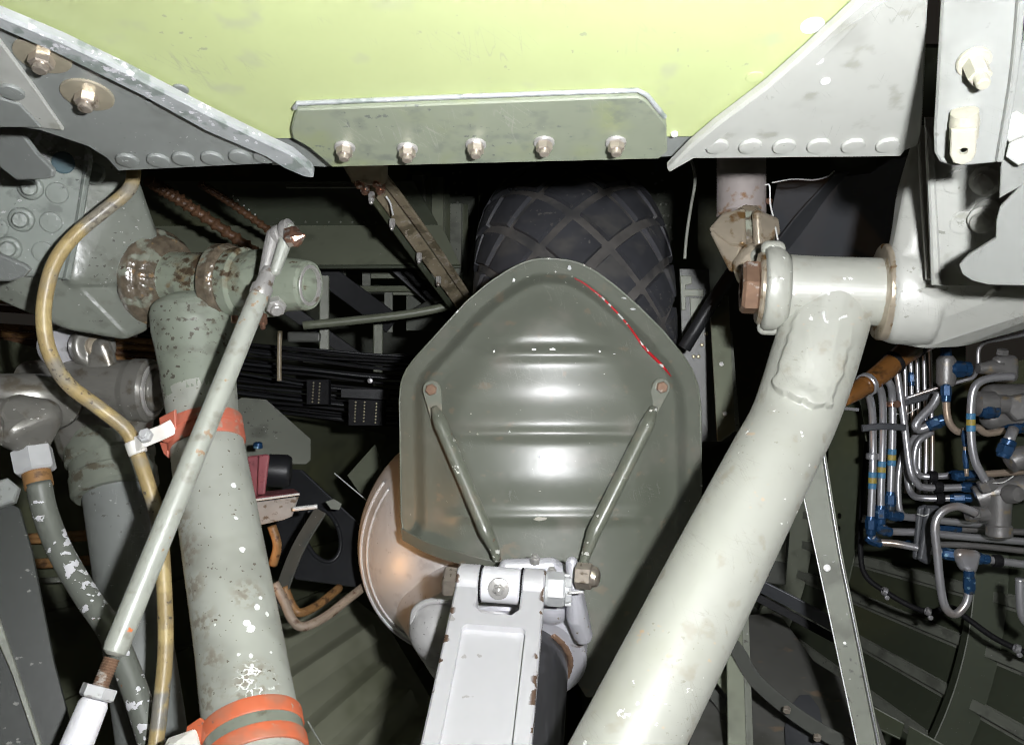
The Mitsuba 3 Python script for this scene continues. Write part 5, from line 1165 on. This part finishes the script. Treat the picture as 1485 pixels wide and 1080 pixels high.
part(mo, 'cap', lathe(P(374, 650, 1.36), V(0, 0, 1), [(0, .007), (.008, .007), (.010, .004)], 16), 'm_blue')
tr = thing('tray_bracket', 'steel tray bracket with a bright front edge below the red bracket', 'bracket')
part(tr, 'top', tm(hull([(360, 724, 1.28, .002), (433, 716, 1.28, .002), (425, 710, 1.38, .002), (365, 716, 1.38, .002)])), 'm_redbox', 30)
part(tr, 'side', plane3((370, 730, 1.275), (430, 720, 1.275), (400, 755, 1.275)).plate([(360, 729), (434, 719), (424, 748), (412, 753), (372, 762), (360, 762)], .003), 'm_steel')
part(tr, 'edge', tube([P(362, 726, 1.27), P(434, 716, 1.27)], .0018, 8), 'm_bright', True)
single('bright_pin', tube([P(425, 738, 1.25), P(460, 734, 1.25)], .0032, 12), 'm_bright', 'short bright steel pin beside the tray bracket', 'pin', True)
wb = thing('lightened_web', 'black web plate with a large oval lightening hole beside the silver fork', 'plate')
wpl = plane3((440, 700, 1.62), (520, 760, 1.58), (440, 840, 1.55))
w0 = Polygon(wpl.loc([(415, 680), (440, 682), (530, 768), (545, 800), (545, 855), (430, 840), (395, 800)]))
hc = wpl.loc([(468, 775)])[0]
hole = Point(0, 0).buffer(1, 24); from shapely import affinity
hole = affinity.translate(affinity.rotate(affinity.scale(hole, .030, .052), 28), hc[0], hc[1])
wm = mani(prism(w0, wpl.O, wpl.X, wpl.Y, wpl.N, .004, .0008)) - mani(prism(hole, wpl.O - wpl.N * .01, wpl.X, wpl.Y, wpl.N, .03, 0))
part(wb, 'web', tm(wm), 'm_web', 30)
hr = np.array(hole.exterior.coords)
part(wb, 'hole_rim', tube([wpl.O + wpl.X * a + wpl.Y * b + wpl.N * .003 for a, b in hr], .0042, 8, 1, smooth=False), 'm_web', True)
part(wb, 'edge', tube([wpl.hit(436, 682, .004), wpl.hit(530, 768, .004)], .0014, 6), 'm_slate', True)
part(wb, 'edge', tube([wpl.hit(485, 686, .03), wpl.hit(535, 728, .03)], .0012, 6), 'm_bright', True)
single('dark_post', strap([P(465, 740, 1.4), P(430, 800, 1.38), P(400, 880, 1.35)], .022, .004, (1, 0, .5)), 'm_drk', 'dark teal post sloping down behind the tray bracket', 'post', False)
single('rib_plate', plane3((520, 690, 1.75), (560, 650, 1.75), (560, 720, 1.7)).plate([(505, 690), (545, 645), (560, 690), (556, 730), (540, 740)], .004), 'm_bay_lt', 'green rib plate in the dark beside the hood and fork', 'plate', False)
single('pale_tag', plane3((474, 728, 1.5), (494, 728, 1.5), (490, 740, 1.5)).plate([(472, 727), (484, 723), (496, 730), (492, 739), (480, 738)], .002), 'm_bay_grey', 'small pale crumpled tag on the black web plate', 'tag', False)
for i, (pts, r, m) in enumerate((([(398, 845, 1.34), (412, 872, 1.34), (424, 898, 1.34), (440, 908, 1.34), (470, 895, 1.36), (500, 872, 1.4), (528, 850, 1.44)], .0072, 'm_loom_pale'), ([(412, 850, 1.36), (424, 878, 1.36), (436, 888, 1.36), (462, 876, 1.4), (492, 852, 1.46)], .0068, 'm_loom'), ([(394, 762, 1.33), (402, 790, 1.33), (396, 818, 1.34)], .0068, 'm_loom'))):
    single('loom_hose', tube([P(*q_) for q_ in pts], r, 14, 8), m, ('pale brown wrapped hose looping above the ribbed skin', 'orange brown wrapped hose inside the pale loop', 'short brown hose hanging under the tray bracket')[i], 'hose', True, group='wrapped hoses low in the bay')
single('thin_wire', tube([P(446, 1045, 1.0), P(470, 1085, 1.0)], .0012, 6), 'm_bay_grey', 'thin dark wire beside the lower orange clamp', 'wire', True)

# ------------------------------------------------------------------ further structure seen in the dark between rail and hood
for i, (a, b, w, m) in enumerate((((470, 400, 1.98), (470, 520, 1.98), .022, 'm_bay_lt'), ((548, 470, 2.05), (548, 560, 2.05), .022, 'm_bay_lt'), ((700, 250, 2.1), (700, 330, 2.1), .02, 'm_bay'), ((440, 420, 2.15), (660, 418, 2.15), .014, 'm_bay_lt'), ((430, 545, 2.0), (600, 548, 2.0), .018, 'm_drk'), ((600, 455, 2.05), (690, 400, 2.05), .018, 'm_drk'))):
    single('frame_rib', strap([P(*a), P(*b)], w, .010, (1, .3, 0) if abs(a[0] - b[0]) < 30 else (0, .3, 1)), m,
           ('green upright rib behind the bored strut head', 'green upright rib below the nested angle frames', 'narrow dark rib above the tyre shoulder', 'level green rib under the roof beam', 'level dark rib behind the brass studded blocks', 'short sloping dark rib where the rail meets the hood')[i], 'rib', False)
rvm = []
for px, py in [(655 + 2.2 * i, 238 + 14 * i) for i in range(8)] + [(668 + 2.4 * i, 250 + 16 * i) for i in range(7)] + [(946 + 4 * i, 252 + 15 * i) for i in range(6)] + [(960 + 3 * i, 262 + 17 * i) for i in range(6)]:
    rvm.append(rivet(P(px, py, 2.26), V(0, -1, 0), .0036, .003, 8))
hb = thing('frame_web', 'dark green upright frame sheet behind the tyre with rows of small rivets', 'web')
part(hb, 'sheet', Plane(P(800, 330, 2.28), (0, -1, 0)).plate([(590, 150), (1010, 150), (1010, 480), (590, 480)], .018), 'm_bay', False)
k = part(hb, 'rivets', cat(rvm), 'm_bay_grey', False); labels[k] = {'label': 'rows of small pale rivets', 'kind': 'stuff'}
# amber tube clip, cable ties and lock wire among the pipes
for i, (x0, y0, x1, y1, d) in enumerate(((1300, 600, 1330, 592, 1.38), (1330, 745, 1352, 742, 1.33), (1440, 700, 1470, 690, 1.25))):
    single('lock_wire', tube([P(x0, y0, d), P((x0 + x1) / 2, (y0 + y1) / 2 + 4, d), P(x1, y1, d)], .0008, 6), 'm_bright', ('twisted bright wire across the upright pipes', 'bright wire on the dark slanted clamp block', 'bright wire on the manifold port')[i], 'wire', True)
# black rings on the level pipes
for i, (px, py, d, lab) in enumerate(((1352, 691, 1.385, 'black rubber ring on the upper level pipe'), (1360, 706, 1.345, 'black rubber ring on the middle level pipe'), (1362, 722, 1.37, 'black rubber ring on the brown tinted level pipe'), (1446, 813, 1.25, 'black rubber ring on the lowest level pipe'))):
    single('pipe_ring', ringband(P(px, py, d), V(1, 0, -.03), -.006, .006, .0055, .0090, 24), 'm_cable', lab, 'ring', True)

rpn = thing('ribbed_panel', 'dark green ribbed inner panel low in the bay beside the lower orange clamp', 'panel')
rpp = plane3((400, 1090, 1.45), (660, 1090, 1.62), (470, 880, 1.86))
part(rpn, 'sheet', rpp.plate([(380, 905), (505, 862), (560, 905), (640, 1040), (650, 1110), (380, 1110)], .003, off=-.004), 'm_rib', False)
for q_ in (((385, 938), (500, 870)), ((395, 1010), (535, 915)), ((425, 1090), (560, 970)), ((500, 1105), (590, 1010)), ((580, 1105), (622, 1050))):
    a_, b_ = rpp.hit(*q_[0], .001), rpp.hit(*q_[1], .001)
    d_ = nrm(b_ - a_); w_ = np.cross(rpp.N, d_)
    pr_r = [(-.030, 0), (-.020, .003), (-.008, .016), (0, .020), (.008, .016), (.020, .003), (.030, 0), (0, -.002)]
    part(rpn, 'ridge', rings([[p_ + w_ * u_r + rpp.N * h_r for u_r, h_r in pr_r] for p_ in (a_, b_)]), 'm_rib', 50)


def flake(parent, c, N, w, h_, m, seed, name='paint_chip'):
    r_ = np.random.default_rng(seed); th_ = np.arange(11) / 11 * 2 * np.pi; q_ = r_.uniform(.55, 1.0, 11)
    N = nrm(N); X_, Y_, _ = frame(N)
    if abs(X_[2]) > .7: X_, Y_ = Y_, -X_
    pl_ = np.stack([w / 2 * q_ * np.cos(th_), h_ / 2 * q_ * np.sin(th_)], 1)
    part(parent, name, prism(pl_, np.asarray(c) - N * .0004, X_, Y_, N, .0011, .0003), m, False)


for i, (px, py, w, h_, m) in enumerate(((775, 507, 7, 4, 'm_bright'), (803, 508, 10, 4, 'm_bright'), (717, 510, 3, 5, 'm_bright'), (868, 511, 4, 4, 'm_bright'), (890, 513, 5, 2, 'm_bright'), (785, 752, 22, 8, 'm_cream'), (806, 395, 3, 4, 'm_bright'), (746, 407, 5, 7, 'm_bright'), (826, 388, 7, 12, 'm_nutwhite'), (693, 628, 4, 3, 'm_cream'), (681, 627, 3, 3, 'm_cream'), (742, 627, 3, 3, 'm_bright'), (786, 660, 5, 3, 'm_nutwhite'), (905, 432, 10, 4, 'm_nutwhite'), (918, 447, 12, 4, 'm_nutwhite'))):
    flake(hood, hood_pt(px, py), V((px - 797) * .0006, -1, .05), w * .00095, h_ * .00095, m, 100 + i)
# rusty sealant along the collar's inner edge
x_, y_, a_ = frame(LD); cc_ = pa - LD * .022 + LD * .012
best = [cc_ + x_ * (.0775 * math.cos(t)) + y_ * (.0775 * math.sin(t)) for t in np.linspace(0, 2 * np.pi, 120)]
vis = [p_ for p_ in best if 742.5 + F * p_[0] / p_[1] > 800 and 540 - F * p_[2] / p_[1] > 905 and p_[1] < (pa - LD * .01)[1] + .03]
vis.sort(key=lambda p_: -p_[2])
if len(vis) > 4: part(fk, 'sealant', wobble(tube(vis, .0042, 12, 1, smooth=False).subdivide_to_size(.003), .0018, 260), 'm_rusty', True, label='crumbly rusty sealant')
